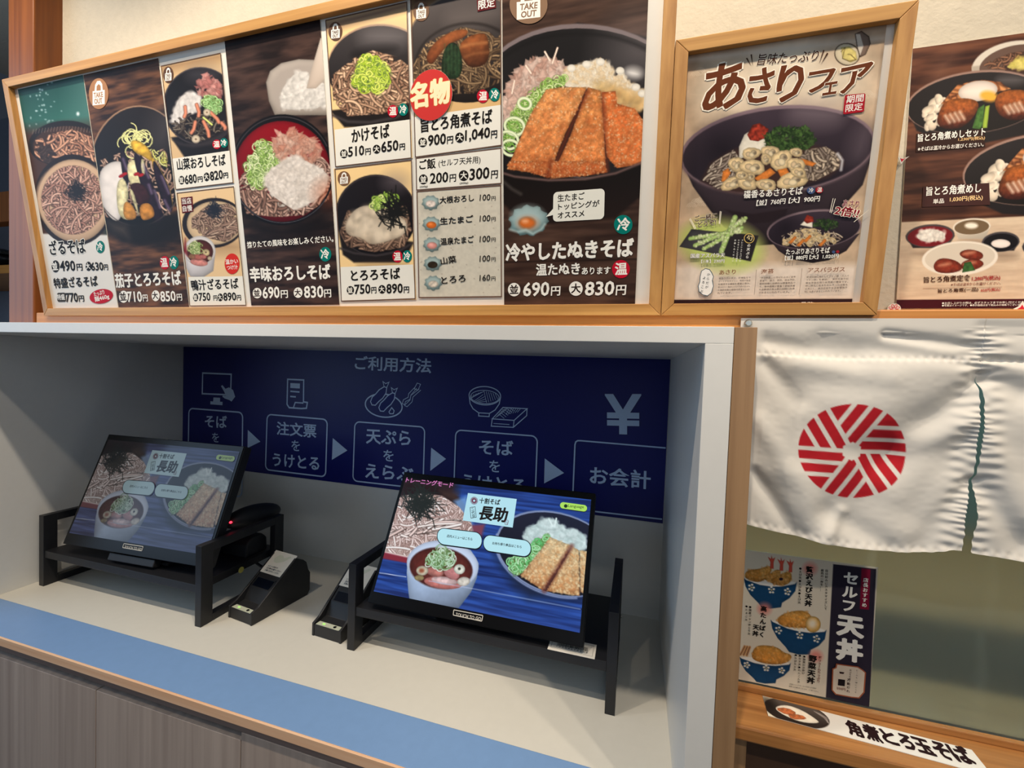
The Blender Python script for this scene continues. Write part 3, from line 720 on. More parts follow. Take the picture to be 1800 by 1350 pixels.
# hand scanner and box behind the dim screen
t = empty('mini_computer', (-1.885, .58, -.965), 'black rounded box on the shelf behind the dim screen', 'box')
MB().prism([(-.06, 0), (.06, 0), (.055, .06), (.03, .085), (-.03, .085), (-.055, .06)], (-1.885, .58, -.9648), (0, 1, 0), (1, 0, 0), (0, 0, 1), -.09, .09).build('case', 'black_plastic', t, .004)
t = empty('barcode_scanner', (-1.87, .58, -.879), 'black barcode scanner with a red light behind the dim screen', 'scanner')
MB().cyl((-1.87, .58, -.8795), (0, 0, 1), .028, .012, 24, .022).build('base', 'black_plastic', t, .001)
MB().tube([(-1.87, .58, -.868), (-1.865, .585, -.855), (-1.85, .59, -.84)], .018, 12).build('handle', 'black_plastic', t, smooth=True)
MB().ellipsoid((-1.84, .60, -.800), (.25, .97, 0), (-.97, .25, 0), (0, 0, 1), .13, .050, .052).build('head', 'black_plastic', t, smooth=True)
MB().ellipsoid((-1.835, .477, -.790), (0, 1, 0), (1, 0, 0), (0, 0, 1), .006, .006, .005, 10, 6).build('scan_light', 'red_led', t)
t = MB().tube([(-1.86, .60, -1.004), (-1.80, .61, -1.04), (-1.72, .60, -1.05), (-1.655, .615, -1.08)], .006, 8).build('cable', 'navy_cable', None, smooth=True); tag(t, 'thin dark cable between the dim kiosk stand and the ticket printer', 'cable')

# barcode label on the bright kiosk's shelf
p0_, p1_ = at((967, 1126), 2, -.9645), at((1048, 1135), 2, -.9645)
LP = Plane((-.375, .352, -.9642), (1, .0, 0), (0, 1, 0))
o = MB().obox(LP.O, LP.U, LP.V, LP.N, (0, -.0045, -.0004), (.150, .070, .0002)).build('barcode_label', 'white_card')
tag(o, 'white barcode label stuck on the shelf below the bright screen', 'label')
dd = Decal(LP, n=.0005)
def rect(dd, x0, y0, x1, y1, c): dd._add(np.array([(x0, y0), (x1, y0), (x1, y1), (x0, y1)]), [(0, 1, 2, 3)], c)
for a, b, c_, e_ in ((.008, .006, .142, .0068), (.008, .060, .142, .0608), (.008, .006, .0088, .060), (.1412, .006, .142, .060)): rect(dd, a, b, c_, e_, (60, 60, 60))
rs = random.Random(4); x = .026
while x < .125:
    w_ = rs.choice((.0009, .0014, .0022)); rect(dd, x, .024, x + w_, .044, (20, 20, 20)); x += w_ + rs.choice((.0009, .0016))
V_, F_ = glyphs('1 0 2 4 4 6 7 8 8 0 2', .01); lo = V_.min(0); hi = V_.max(0)
dd._add(np.array((.026, .015)) + (V_ - lo) / (hi - lo) * (.10, .006), F_, (40, 40, 40)); dd.build('printed_code', 'printed_ink', o)

# ---------------------------------------------------------------- noren
NP = yplane(.055)
def nuv(p): return NP.uv(p)
bl = nuv([(1313, 921), (1397, 942), (1493, 961), (1588, 972), (1652, 972.5), (1690, 968)])
br = nuv([(1706, 972), (1748, 978), (1800, 988)])
le = nuv([(1727, 660), (1724, 700), (1717, 744), (1713, 845), (1700, 890), (1694, 914), (1694, 940), (1690, 968)])
re_ = nuv([(1727, 660), (1731, 700), (1725, 744), (1717, 845), (1716, 890), (1717, 911), (1709, 940), (1706, 972)])
U0, U1, VT = .0775, 1.12, .0605
us = .5 * (le[0, 0] + re_[0, 0]); vs_ = le[0, 1]
nL, nR, ny = 270, 300, 250
def bot(u):
    L_ = np.interp(u, bl[:, 0], bl[:, 1]); R_ = np.interp(u, list(br[:, 0]) + [.8, 1.12], list(br[:, 1]) + [br[-1, 1] + .01, br[-1, 1] + .03]); return np.where(u <= us, L_, R_)
tt = np.linspace(0, 1, ny)[:, None]
def part(n_, side):
    g_ = np.linspace(0, 1, n_)[None, :]
    u = (U0 + (us - U0) * g_) if side == 0 else (us + (U1 - us) * g_)
    u = np.repeat(u, ny, 0); v = VT + (bot(u) - VT) * tt
    ed = np.interp(-v[:, -1 if side == 0 else 0], -(le if side == 0 else re_)[:, 1], (le if side == 0 else re_)[:, 0])[:, None]
    if side == 0: u = U0 + (ed - U0) * g_
    else: u = ed + (U1 - ed) * g_
    lb = np.interp(-v[:, :1], [0, .3, .45], [0, .004, .01])
    return u, v
uL, vL = part(nL, 0); uR, vR = part(nR, 1)
Ug = np.concatenate([uL, uR], 1); Vg = np.concatenate([vL, vR], 1)
def seg(p0, p1, w, h, w2=None):
    a, b = nuv([p0, p1]); e = b - a; L = e @ e; t_ = np.clip(((Ug - a[0]) * e[0] + (Vg - a[1]) * e[1]) / L, 0, 1)
    d_ = np.hypot(Ug - a[0] - t_ * e[0], Vg - a[1] - t_ * e[1]); ww = w + ((w2 or w) - w) * t_
    return h * np.exp(-(d_ / (ww * 1.25)) ** 2)
hg = np.zeros_like(Ug)
for a in (((1722, 670), (1570, 800), .014, -.015, .04), ((1715, 640), (1450, 600), .010, -.007, .02), ((1570, 800), (1480, 905), .03, -.010, .04),
          ((1712, 760), (1600, 900), .016, -.008, .03), ((1700, 740), (1600, 790), .014, .008, .02), ((1705, 850), (1620, 960), .012, -.008, .02), ((1345, 640), (1400, 700), .012, -.008, .02), ((1330, 740), (1450, 930), .018, .010, .03),
          ((1325, 830), (1400, 940), .010, -.010, .016), ((1450, 900), (1560, 960), .02, -.008, .02), ((1400, 640), (1560, 660), .016, .005, .02), ((1735, 660), (1800, 690), .014, -.012, .02), ((1725, 760), (1800, 900), .016, .010, .03),
          ((1722, 850), (1800, 960), .014, -.010, .02), ((1350, 600), (1500, 630), .014, -.008, .02), ((1560, 588), (1720, 612), .008, -.009, .012), ((1730, 570), (1800, 575), .010, -.006, .02), ((1735, 632), (1830, 640), .006, -.008, .008), ((1480, 900), (1440, 960), .010, .007, .012), ((1640, 640), (1500, 720), .03, .006, .05)):
    hg += seg(a[0], a[1], a[2], a[3], a[4])
# puckers along the sewn line and the slit
slx = np.interp(-Vg, -le[:, 1], le[:, 0]); ds = np.abs(Ug - np.where(Vg > vs_, us, slx))
hg += .0016 * np.sin(Vg * 2 * math.pi / .0135 + 6 * np.sin(Vg * 40)) * np.exp(-(ds / .016) ** 2) * (Vg < .045)
hg += .0014 * np.cos(Vg * 2 * math.pi / .021 + (Ug > us) * 2) * np.exp(-((ds - .024) / .014) ** 2) * (Vg < .04)
vse = np.interp(Ug, nuv([(1330, 622), (1480, 632), (1640, 633), (1800, 638)])[:, 0], nuv([(1330, 622), (1480, 632), (1640, 633), (1800, 638)])[:, 1])
hg += .0035 / (1 + np.exp((Vg - vse) / .0012)) + .0012 * np.sin(Ug * 420) * np.exp(-((Vg - vse - .002) / .005) ** 2)
bt = Vg - np.where(np.arange(Ug.shape[1])[None, :] < nL, bot(np.minimum(Ug, us)), bot(np.maximum(Ug, us + 1e-6)))
hg += .0022 * np.exp(-(bt / .006) ** 2) + .0012 * np.sin(Ug * 330) * np.exp(-((bt - .006) / .006) ** 2)
hg += .010 * (vnoise(*Ug.shape, 7, 10, 5, 2) - .5) * np.clip(-Vg / .15, .15, 1) + .0004 * (vnoise(*Ug.shape, 60, 90, 8) - .5)
hg *= np.clip((VT - Vg) / .03, .05, 1) * np.clip((Ug - U0) / .05, .1, 1)
# red crest: six sectors of three bars
cc = nuv([(1497, 793)])[0]; Rr = .0985
xx = (Ug - cc[0]) / Rr; yy = (Vg - cc[1]) / Rr; rr = np.hypot(xx, yy); th = np.mod(np.degrees(np.arctan2(yy, xx)), 360); k6 = np.floor(th / 60); lo_ = np.radians(k6 * 60); al_ = np.radians(th) - lo_
d1 = rr * np.sin(al_); d2 = rr * np.sin(np.pi / 3 - al_); aa = .018
def sm(x): return np.clip(x / aa + .5, 0, 1)
bars = np.maximum.reduce([sm(d1 - a) * sm(b - d1) for a, b in ((.045, .225), (.315, .49), (.58, 2))])
hexr = rr * np.cos(np.abs(np.mod(th + 30, 60) - 30) * np.pi / 180)
ink = bars * sm(d2 - .045) * sm(1 - rr) * sm(hexr - .175)
A = np.ones(Ug.shape + (3,)) * np.array((216, 213, 206)) / 255.; A = A * (1 - ink[..., None]) + ink[..., None] * np.array((178, 34, 44)) / 255.
P3 = np.stack([Ug, .0555 - hg, Vg], -1); P3[..., 1] = np.minimum(P3[..., 1], np.where(Vg > .03, .0585, 1))
P3[..., 1] = np.where(Ug < XP + .01, np.maximum(P3[..., 1], .0475), P3[..., 1])
keep = np.ones((ny - 1, nL + nR - 1), bool); keep[:, nL - 1] = (Vg[:-1, nL - 1] > vs_)
nr = empty('noren_curtain', (.5, .055, -.41), 'white noren curtain with a red round crest of slanted bars', 'curtain')
body = Vg[:-1, :-1] + 0 * keep
grid_mesh('cloth', P3, A, 'cloth_print', nr, smooth=True, keep=keep)
pin = at((1316, 568), 1, .050)
t = MB().cyl((pin[0], .0535, pin[2]), (0, -1, 0), .0085, .0045, 20, .006).build('push_pin', 'steel_pin', None, .0004); tag(t, 'silver thumb tack holding the corner of the noren curtain', 'pin')
# ---------------------------------------------------------------- menu sheets in the long frame
F1, F2, F3, F4, F5, F6 = Fr(0, 0, 3.971), Fr(0, 300, 3.971), Fr(400, 0, 3.6), Fr(400, 270, 3.6), Fr(860, 0, 4.5), Fr(860, 290, 4.5)
BLK = (28, 24, 22); WHT = (238, 236, 228); CREAM = (232, 230, 220); TEAL = (0, 116, 106); RED = (186, 18, 44); OYS = (168, 122, 88)
SOBA0, SOBA1 = (176, 142, 122), (122, 90, 76)
def circ(d, ch, cx, cy, rx, ry, fg, bg):
    d.ell(cx, cy, rx, ry, fg); d.text(ch, cx - rx * .68, cy + ry * .66, cx + rx * .68, cy + ry * .60, ry * 1.32, bg, .03)
def badge(d, cx, cy, rx, ry, hot): circ(d, '温' if hot else '冷', cx, cy, rx, ry, RED if hot else TEAL, WHT)
def price(d, items, fg, bg=None):
    """each item: ('c', char, cx, cy, rx, ry) or (text, x0, y0, x1, y1, h)"""
    for it in items:
        if it[0] == 'c': circ(d, it[1], *it[2:], fg, bg)
        else: d.text(*it, fg, .022, .06)
def takeout(d, cx, cy, rx, ry, sl=-.06, c=OYS):
    d.ell(cx, cy, rx, ry, c)
    a = .62 * rx; t = lambda x, y: (cx + x * rx, cy + y * ry + sl * x * rx * 2)
    d.poly([t(-.62, -.2), t(-.42, -.2), t(-.36, -.6), t(-.15, -.82), t(.15, -.82), t(.36, -.6), t(.42, -.2), t(.62, -.2), t(.62, .72), t(-.62, .72)], WHT)
    d.poly([t(-.22, -.2), t(-.2, -.5), t(0, -.62), t(.2, -.5), t(.22, -.2)], c)
    x0, y0 = t(-.46, .24); x1, y1 = t(.46, .24); d.text('TAKE', x0, y0, x1, y1, .32 * ry, c, .03)
    x0, y0 = t(-.40, .64); x1, y1 = t(.40, .64); d.text('OUT', x0, y0, x1, y1, .32 * ry, c, .03)
def nori(cv, cx, cy, r, n=40, w=3, seed=1, c=(28, 26, 26)):
    rs = np.random.RandomState(seed)
    for _ in range(n):
        a = rs.rand() * 6.28; q = np.array((cx, cy)) + rs.randn(2) * r * .35; e = np.array((math.cos(a), math.sin(a))) * r * rs.uniform(.3, .7)
        cv.stroke([q - e, q + e * .2 + rs.randn(2) * r * .08, q + e], w, c, a=.9)
def negi(cv, reg, n, r, seed=4, c0=(210, 225, 150), c1=(120, 165, 70), w=3):
    rs = np.random.RandomState(seed); cv.rs = rs; cv.poly(reg, (140, 170, 90), noise=.3, ncell=4, edge=.3, edgew=8)
    for q in cv._inside(reg, n):
        a0 = rs.rand() * 360; t = rs.rand(); C = tuple(np.array(c0) * t + np.array(c1) * (1 - t)); rr = r * rs.uniform(.5, 1.1)
        cv.stroke(cv.pts_ell(q[0], q[1], rr, rr * rs.uniform(.5, 1), rs.rand() * 180, 10, a0, a0 + rs.uniform(160, 340)), w * 1.6, (80, 110, 50), a=.4)
        cv.stroke(cv.pts_ell(q[0], q[1], rr, rr * rs.uniform(.5, 1), rs.rand() * 180, 10, a0, a0 + rs.uniform(160, 340)), w, C, hl=.2)
def heap(cv, reg, n, r, c0, c1, seed=4, edge=.25):
    cv.poly(reg, tuple((np.array(c0) * .65 + np.array(c1) * .35)), noise=.14, ncell=5, edge=edge, edgew=14, sm=1)
    cv.blobs(reg, n, r, c0, c1, clip=None, seed=seed, a=.5, soft=2.5, shade=.2); cv.flakes(reg, n // 3, r * 1.1, c0, c1, seed=seed + 1, a=.35, edge=.15)
def fin(cv, d, o): cv.build('photo_print', 'glossy_print', o, n=.0004); d.build('lettering', 'printed_ink', o)
G1 = 'menu sheets in the long wooden frame'

# 1 zaru soba
q = [(33, 155), (147.4, 133.5), (206.5, 540.6), (97, 541.8)]
o = sheet('menu_sheet', q, 'menu sheet with two plates of cold noodles, nearest the wooden pillar', G1)
cv = Canvas(SH, q, (34, 84, 74)); cv.f = F1
cv.poly([(100, 560), (640, 480), (680, 900), (200, 950)], (22, 60, 56), c2=(52, 110, 96), soft=4)
cv.poly([(560, 560), (640, 540), (660, 860), (560, 800)], (120, 150, 150), soft=60, a=.5)
rs = np.random.RandomState(2)
for _ in range(34): cv.ell(280 + rs.randn() * 60 + 40, 740 + rs.randn() * 80, rs.uniform(2, 7), rs.uniform(2, 8), (215, 235, 240), soft=2, a=.8)
cv.ell(545, 795, 9, 12, (240, 250, 255), soft=3)
cv.poly([(150, 900), (640, 860), (760, 1700), (240, 1700)], (70, 45, 36), soft=20)
cv.ell(450, 1000, 250, 158, (30, 22, 20), -4); cv.ell(455, 1010, 225, 130, (60, 38, 28), -4)
for k in range(22): cv.stroke([(235 + k * 21, 905 - 20 * math.sin(k / 7)), (228 + k * 21, 935 - 22 * math.sin(k / 7))], 5, (150, 130, 120), a=.6)
R_ = [(250, 980), (380, 930), (500, 900), (650, 960), (690, 1130), (420, 1150), (320, 1140), (240, 1080)]
cv.noodles(R_, 100, 15, (206, 156, 126), (140, 96, 76), 120, seed=2); cv.noodles([(240, 1020), (330, 1010), (400, 1080), (380, 1150), (300, 1130)], 26, 11, (70, 52, 46), (40, 30, 28), 90, seed=3)
cv.poly([(240, 1630), (760, 1640), (900, 2200), (380, 2200)], (226, 222, 214), soft=3)
cv.f = F2
cv.ell(515, 205, 275, 320, (34, 24, 24), -8); cv.ell(520, 210, 250, 290, (206, 172, 140), -8, edge=.3, edgew=20)
cv.ell(515, 190, 262, 255, (206, 172, 140), -8, soft=6)
cv.noodles(cv.pts_ell(512, 205, 222, 240), 360, 14, (212, 170, 150), (150, 108, 94), 130, seed=5, clip=True)
for k in range(3): nori(cv, 535, 145, 75, 34, 5, 3 + k, (30, 26, 30))
d = Decal(SH, fr=F2, n=.0009)
d.text('ざるそば', 355, 590, 605, 575, 98, BLK, .03, halo=WHT); badge(d, 703, 533, 30, 43, 0)
price(d, [('c', '並', 390, 668, 27, 42), ('490', 425, 702, 530, 700, 70), ('円', 540, 698, 580, 697, 46), ('c', '大', 620, 667, 20, 32), ('630', 641, 698, 726, 696, 56), ('円', 730, 694, 758, 693, 38)], BLK, WHT)
d.text('特盛ざるそば', 385, 822, 690, 806, 70, BLK, .025)
d.rrect([(400, 853), (460, 851), (464, 915), (404, 916)], .25, 0, BLK, (60, 56, 50)); d.text('特盛', 405, 902, 458, 901, 38, WHT, .02)
price(d, [('770', 465, 918, 550, 917, 62), ('円', 556, 915, 592, 914, 42)], BLK)
d.ell(710, 877, 82, 50, RED, -10); d.text('たっぷり', 662, 878, 735, 862, 30, WHT, .02); d.text('麺460g', 670, 922, 770, 898, 40, WHT, .02)
fin(cv, d, o)

# 2 aubergine
q = [(148.5, 133.3), (275.6, 101), (335, 539.3), (207.5, 540.5)]
o = sheet('menu_sheet', q, 'menu sheet with aubergine slices over noodles in a black bowl', G1)
cv = Canvas(SH, q, (58, 38, 30)); cv.grain((40, 26, 22), (118, 78, 54), 'x', (4, 60), 4); cv.f = F1
cv.poly([(600, 520), (1110, 400), (1110, 470), (600, 560)], (30, 20, 18), soft=30, a=.8)  # shadow of the frame's top rail, painted into the sheet colour
cv.poly([(640, 1400), (1300, 1500), (1260, 1680), (1100, 1720), (860, 1700), (700, 1600)], (26, 20, 20), soft=14)
cv.ell(965, 1160, 338, 424, (156, 122, 96), 2); cv.ell(966, 1166, 330, 420, (34, 28, 28), 2, c2=(16, 12, 14)); cv.ell(1150, 900, 70, 130, (90, 86, 90), 20, soft=50, a=.6)
cv.noodles([(700, 1120), (860, 1060), (1160, 1040), (1220, 1300), (1200, 1500), (700, 1520)], 150, 13, (190, 160, 140), (120, 92, 80), 110, seed=2)
cv.poly([(690, 1200), (760, 1135), (840, 1120), (900, 1180), (900, 1330), (860, 1480), (820, 1560), (740, 1490), (696, 1370)], (236, 228, 222), noise=.05, ncell=12, edge=.25, edgew=20, sm=2)
rs = np.random.RandomState(5)
for k in range(26): cv.stroke(cv.pts_ell(930 + rs.randn() * 40, 970 + rs.randn() * 40, 45, 50, rs.rand() * 180, 12, rs.rand() * 360, rs.rand() * 360 + 200), 7, (232, 230, 150), hl=.3)
cv.noodles([(1000, 1030), (1150, 1060), (1190, 1180), (1120, 1150)], 30, 8, (225, 225, 150), (190, 190, 90), 90, seed=8)
Yw, Pu, Cr = (222, 176, 60), (36, 22, 36), (236, 226, 176)
for pg, c in (([(905, 985), (965, 975), (1050, 1040), (1075, 1140), (1000, 1090), (930, 1060)], Yw), ([(835, 1025), (872, 1052), (905, 1150), (905, 1250), (880, 1330), (852, 1215)], Pu),
              ([(880, 1150), (940, 1100), (985, 1180), (1010, 1320), (960, 1330), (905, 1290)], Cr), ([(925, 1050), (1000, 1110), (1060, 1260), (1130, 1460), (1170, 1600), (1080, 1570), (1020, 1390), (960, 1220)], Pu),
              ([(985, 1100), (1010, 1120), (1015, 1230), (985, 1200)], Cr), ([(1050, 1080), (1100, 1140), (1190, 1310), (1215, 1470), (1160, 1420), (1080, 1230)], Yw), ([(1060, 1090), (1130, 1200), (1195, 1340), (1210, 1500), (1150, 1440), (1085, 1270)], Pu),
              ([(820, 1260), (872, 1235), (905, 1370), (880, 1420), (965, 1530), (840, 1538), (812, 1400)], Cr), ([(862, 1400), (925, 1420), (968, 1530), (862, 1540)], (206, 142, 66)),
              ([(900, 1290), (960, 1270), (1020, 1300), (1060, 1400), (980, 1440), (940, 1400)], (58, 26, 30)), ([(968, 1430), (1050, 1410), (1090, 1500), (1040, 1535), (985, 1540)], (200, 134, 58)), ([(895, 1310), (935, 1330), (980, 1530), (955, 1480)], Cr)):
    cv.poly(pg, c, noise=.25, ncell=5, edge=.4, edgew=10, sm=2, lit=.2)
for (a, b) in (((1000, 1150), (1040, 1240)), ((1080, 1330), (1120, 1450)), ((1130, 1230), (1180, 1350)), ((860, 1110), (885, 1180)), ((1040, 1290), (1060, 1350)), ((1150, 1400), (1185, 1470))): cv.stroke([a, b], 9, (170, 150, 190), soft=5, a=.7)
for (x, y) in ((850, 1228), (955, 1215), (985, 1222), (870, 1215)): cv.ell(x, y, 22, 12, (190, 24, 34), -20, edge=.4, edgew=6)
cv.stroke(cv.pts_ell(966, 1166, 326, 412, 2, 30, 20, 165), 7, (86, 76, 74), a=.8)
cv.f = F2
cv.poly([(735, 345), (900, 372), (1080, 360), (1240, 290), (1230, 400), (1120, 480), (980, 515), (860, 480)], (24, 20, 20), soft=8, c2=(20, 12, 10)); cv.poly([(760, 365), (880, 385), (900, 470), (800, 420)], (90, 78, 70), soft=14, a=.6)
d = Decal(SH, fr=F2, n=.0009)
badge(d, 1152, 643, 34, 47, 1); badge(d, 1216, 641, 34, 47, 0)
d.text('茄子とろろそば', 815, 818, 1272, 800, 96, WHT, .035)
price(d, [('c', '並', 865, 880, 32, 42), ('710', 896, 918, 996, 916, 72), ('円', 1002, 913, 1036, 912, 46), ('c', '大', 1089, 873, 28, 38), ('850', 1126, 914, 1231, 911, 70), ('円', 1239, 908, 1275, 907, 46)], WHT, (50, 34, 28))
d.f = F1; takeout(d, 692, 655, 68, 108)
fin(cv, d, o)

def label(d, quad, fr=None): d.poly(quad, CREAM)
# 3a mountain vegetables
q = [(283, 116.3), (388, 93), (410.6, 320.6), (308.6, 334)]
o = sheet('menu_sheet', q, 'small menu sheet with grated radish and mountain vegetables in a black bowl', G1)
cv = Canvas(SH, q, (214, 182, 138)); cv.f = F1
cv.poly([(1110, 440), (1560, 350), (1560, 430), (1110, 520)], (150, 118, 84), soft=16, a=.8)  # darker band below the top rail: painted frame shadow
cv.poly([(1195, 960), (1290, 1100), (1480, 1100), (1600, 1060), (1600, 900)], (26, 22, 24), soft=3)
cv.ell(1400, 740, 262, 272, (60, 54, 58)); cv.ell(1402, 740, 254, 264, (22, 20, 24), c2=(30, 26, 28)); cv.ell(1420, 520, 90, 30, (90, 88, 96), soft=30, a=.6)
heap(cv, [(1210, 780), (1250, 680), (1340, 640), (1400, 680), (1390, 770), (1310, 800), (1250, 870), (1200, 850)], 160, 15, (245, 240, 236), (205, 200, 196), 3)
cv.noodles([(1190, 850), (1330, 780), (1560, 830), (1590, 900), (1400, 990), (1230, 960)], 90, 10, (120, 110, 96), (40, 34, 34), 70, seed=4)
R_ = [(1370, 640), (1400, 560), (1450, 520), (1520, 590), (1560, 640), (1530, 690), (1450, 670)]
cv.flakes(R_, 90, 30, (236, 176, 166), (178, 100, 96), 5); negi(cv, [(1400, 700), (1450, 665), (1530, 700), (1540, 770), (1470, 790)], 50, 26, 4, (190, 225, 160), (130, 180, 110), 6)
for (x, y, l, a) in ((1290, 780, 70, 95), (1380, 770, 80, 80), (1440, 900, 110, 70), (1350, 890, 80, 110), (1500, 820, 90, 50), (1560, 880, 50, 60)):
    e = np.array((math.cos(math.radians(a)), math.sin(math.radians(a)))) * l / 2; cv.stroke([(x - e[0], y - e[1]), (x + e[0] * .3 + 8, y + e[1] * .3), (x + e[0], y + e[1])], 26, (186, 118, 92), hl=.35)
cv.stroke([(1420, 820), (1480, 870)], 14, (190, 200, 110), hl=.3)
for (x, y, r) in ((1445, 785, 26), (1368, 972, 30)): cv.ell(x, y, r, r, (222, 206, 180), edge=.4, edgew=8); cv.ell(x, y, r * .25, r * .25, (120, 100, 80))
cv.poly([(1205, 975), (1290, 1005), (1400, 1000), (1520, 950), (1590, 900), (1590, 930), (1480, 1010), (1350, 1030), (1250, 1010)], (50, 44, 46), soft=5)
d = Decal(SH, fr=F1, n=.0009)
label(d, [(1206, 1108), (1604, 1052), (1626, 1274), (1232, 1322)]); d.ring([(1128, 462), (1540, 372), (1628, 1275), (1228, 1323)], 5, (92, 70, 60))
badge(d, 1515, 1008, 30, 33, 1); badge(d, 1565, 998, 28, 33, 0); takeout(d, 1177, 523, 36, 58, c=(88, 62, 48))
d.text('山菜おろしそば', 1242, 1190, 1580, 1155, 78, BLK, .025)
price(d, [('c', '並', 1270, 1258, 20, 30), ('680', 1296, 1288, 1378, 1276, 62), ('円', 1384, 1273, 1418, 1269, 38), ('c', '大', 1445, 1235, 20, 30), ('820', 1472, 1262, 1560, 1248, 62), ('円', 1564, 1246, 1596, 1242, 38)], BLK, CREAM)
fin(cv, d, o)
# 3b duck dipping soba
q = [(311, 339.2), (410.8, 327.8), (433.2, 536.6), (333.6, 538.6)]
o = sheet('menu_sheet', q, 'small menu sheet with cold noodles and a white cup of duck broth', G1)
cv = Canvas(SH, q, (226, 194, 148)); cv.f = F2
cv.ell(1480, 520, 200, 40, (120, 84, 56), 5, soft=30, a=.6)
cv.ell(1490, 365, 218, 175, (34, 28, 30), -4); cv.ell(1500, 365, 195, 152, (216, 188, 150), -4, edge=.2, edgew=20)
cv.noodles([(1340, 330), (1440, 250), (1600, 230), (1670, 320), (1665, 430), (1580, 500), (1420, 460), (1340, 400)], 200, 11, (178, 152, 132), (120, 94, 82), 90, seed=5)
cv.noodles([(1400, 440), (1560, 380), (1660, 330), (1670, 400), (1560, 480)], 40, 10, (190, 165, 145), (140, 112, 98), 160, bend=.8, dirn=-25, seed=6)
for k in range(3): nori(cv, 1495, 275, 62, 34, 4, 3 + k, (30, 34, 46))
cv.poly([(1290, 560), (1505, 560), (1490, 700), (1420, 745), (1330, 740), (1300, 680)], (206, 202, 204), lit=.35, edge=.25, edgew=20)
cv.ell(1395, 560, 110, 104, (220, 216, 214), edge=.2, edgew=10); cv.ell(1397, 568, 92, 86, (84, 34, 24), edge=.4, edgew=14)
negi(cv, [(1320, 540), (1350, 500), (1400, 500), (1400, 570), (1340, 590)], 34, 20, 3, (225, 225, 180), (150, 170, 100), 5)
for (x, y, rx, ry, c) in ((1390, 640, 62, 26, (216, 140, 130)), (1380, 605, 40, 20, (196, 110, 96)), (1440, 572, 24, 24, (220, 200, 150)), (1465, 612, 16, 14, (225, 205, 170)), (1340, 600, 24, 18, (160, 110, 80)), (1418, 600, 24, 16, (206, 120, 110))): cv.ell(x, y, rx, ry, c, 8, noise=.2, ncell=4, edge=.35, edgew=10)
cv.ell(1438, 570, 6, 6, (90, 70, 50)); cv.poly([(1295, 470), (1310, 600), (1280, 560)], (120, 26, 30), soft=3)
d = Decal(SH, fr=F2, n=.0009)
label(d, [(1316, 742), (1700, 736), (1718, 938), (1330, 942)]); d.ring([(1238, 157), (1632, 112), (1718, 939), (1328, 944)], 5, (92, 70, 60))
d.poly([(1264, 190), (1345, 180), (1352, 285), (1274, 298)], (92, 24, 30)); d.text('当店', 1274, 236, 1340, 230, 42, WHT, .01); d.text('自慢', 1280, 288, 1346, 281, 42, WHT, .01)
d.ell(1622, 650, 52, 72, (206, 44, 34)); d.text('温かい', 1578, 655, 1665, 648, 34, WHT, .015); d.text('つけ汁', 1588, 694, 1664, 688, 32, WHT, .015)
d.text('鴨汁ざるそば', 1342, 838, 1670, 824, 74, BLK, .025)
price(d, [('c', '並', 1368, 885, 18, 27), ('750', 1392, 910, 1472, 908, 56), ('円', 1494, 908, 1520, 907, 36), ('c', '大', 1540, 884, 18, 27), ('890', 1564, 909, 1652, 906, 56), ('円', 1657, 905, 1686, 904, 36)], BLK, CREAM)
fin(cv, d, o)

# 4 grated radish soba in red lacquer
q = [(397, 71.5), (564, 31), (595.5, 535), (440, 537.6)]
o = sheet('menu_sheet', q, 'tall menu sheet with grated radish and bonito flakes in a red lined bowl', G1)
cv = Canvas(SH, q, (50, 36, 32)); cv.grain((30, 22, 22), (74, 54, 48), 'x', (4, 50), 6); cv.f = F3
cv.poly([(-20, 250), (640, 100), (640, 160), (-20, 330)], (20, 14, 16), soft=30, a=.8)  # frame shadow painted along the sheet's upper edge
cv.poly([(245, 520), (270, 450), (340, 400), (450, 375), (560, 380), (700, 400), (700, 730), (300, 730), (262, 640)], (196, 186, 176), edge=.3, edgew=16, c2=(150, 140, 130))
cv.poly([(262, 530), (330, 440), (450, 400), (700, 400), (700, 690), (330, 690), (280, 620)], (168, 158, 150), soft=10)
heap(cv, [(330, 640), (350, 550), (440, 450), (500, 460), (540, 520), (640, 530), (640, 680), (350, 700)], 150, 14, (236, 232, 226), (200, 196, 190), 3, .1)
cv.poly([(590, 240), (640, 260), (640, 480), (560, 560), (500, 560), (520, 480)], (220, 206, 192), c2=(196, 180, 166), edge=.15, edgew=14)
cv.f = F4
cv.poly([(60, 120), (700, 120), (690, 250), (600, 360), (480, 420), (340, 440), (180, 430), (100, 390)], (20, 18, 20), soft=6); cv.poly([(100, 395), (340, 445), (640, 330), (640, 470), (500, 560), (200, 540)], (22, 16, 16), soft=30)
cv.f = F3
cv.ell(345, 1075, 330, 352, (14, 12, 14), 3); cv.stroke(cv.pts_ell(345, 1080, 318, 340, 3, 30, 200, 330), 6, (80, 76, 80), a=.7)
cv.ell(345, 1085, 306, 320, (140, 8, 22), 3, c2=(84, 6, 16), edge=.3, edgew=16)
cv.f = F4
cv.noodles([(60, 170), (180, 40), (600, 20), (680, 120), (640, 290), (480, 390), (330, 400), (160, 390), (80, 300)], 260, 15, (190, 158, 144), (112, 84, 74), 140, seed=9)
negi(cv, [(120, 80), (200, -80), (300, -60), (360, 0), (330, 60), (260, 120), (200, 220), (140, 200)], 130, 32, 4, (232, 240, 200), (140, 180, 80), 7)
cv.f = F3
cv.flakes([(290, 930), (320, 840), (430, 850), (560, 890), (580, 960), (520, 1030), (330, 1010)], 150, 40, (246, 206, 186), (206, 136, 112), 3)
cv.f = F4
heap(cv, [(230, 180), (260, 110), (330, 60), (420, 10), (520, 60), (620, 110), (640, 180), (600, 260), (520, 320), (410, 360), (320, 320), (270, 250)], 520, 14, (248, 240, 232), (200, 190, 180), 5)
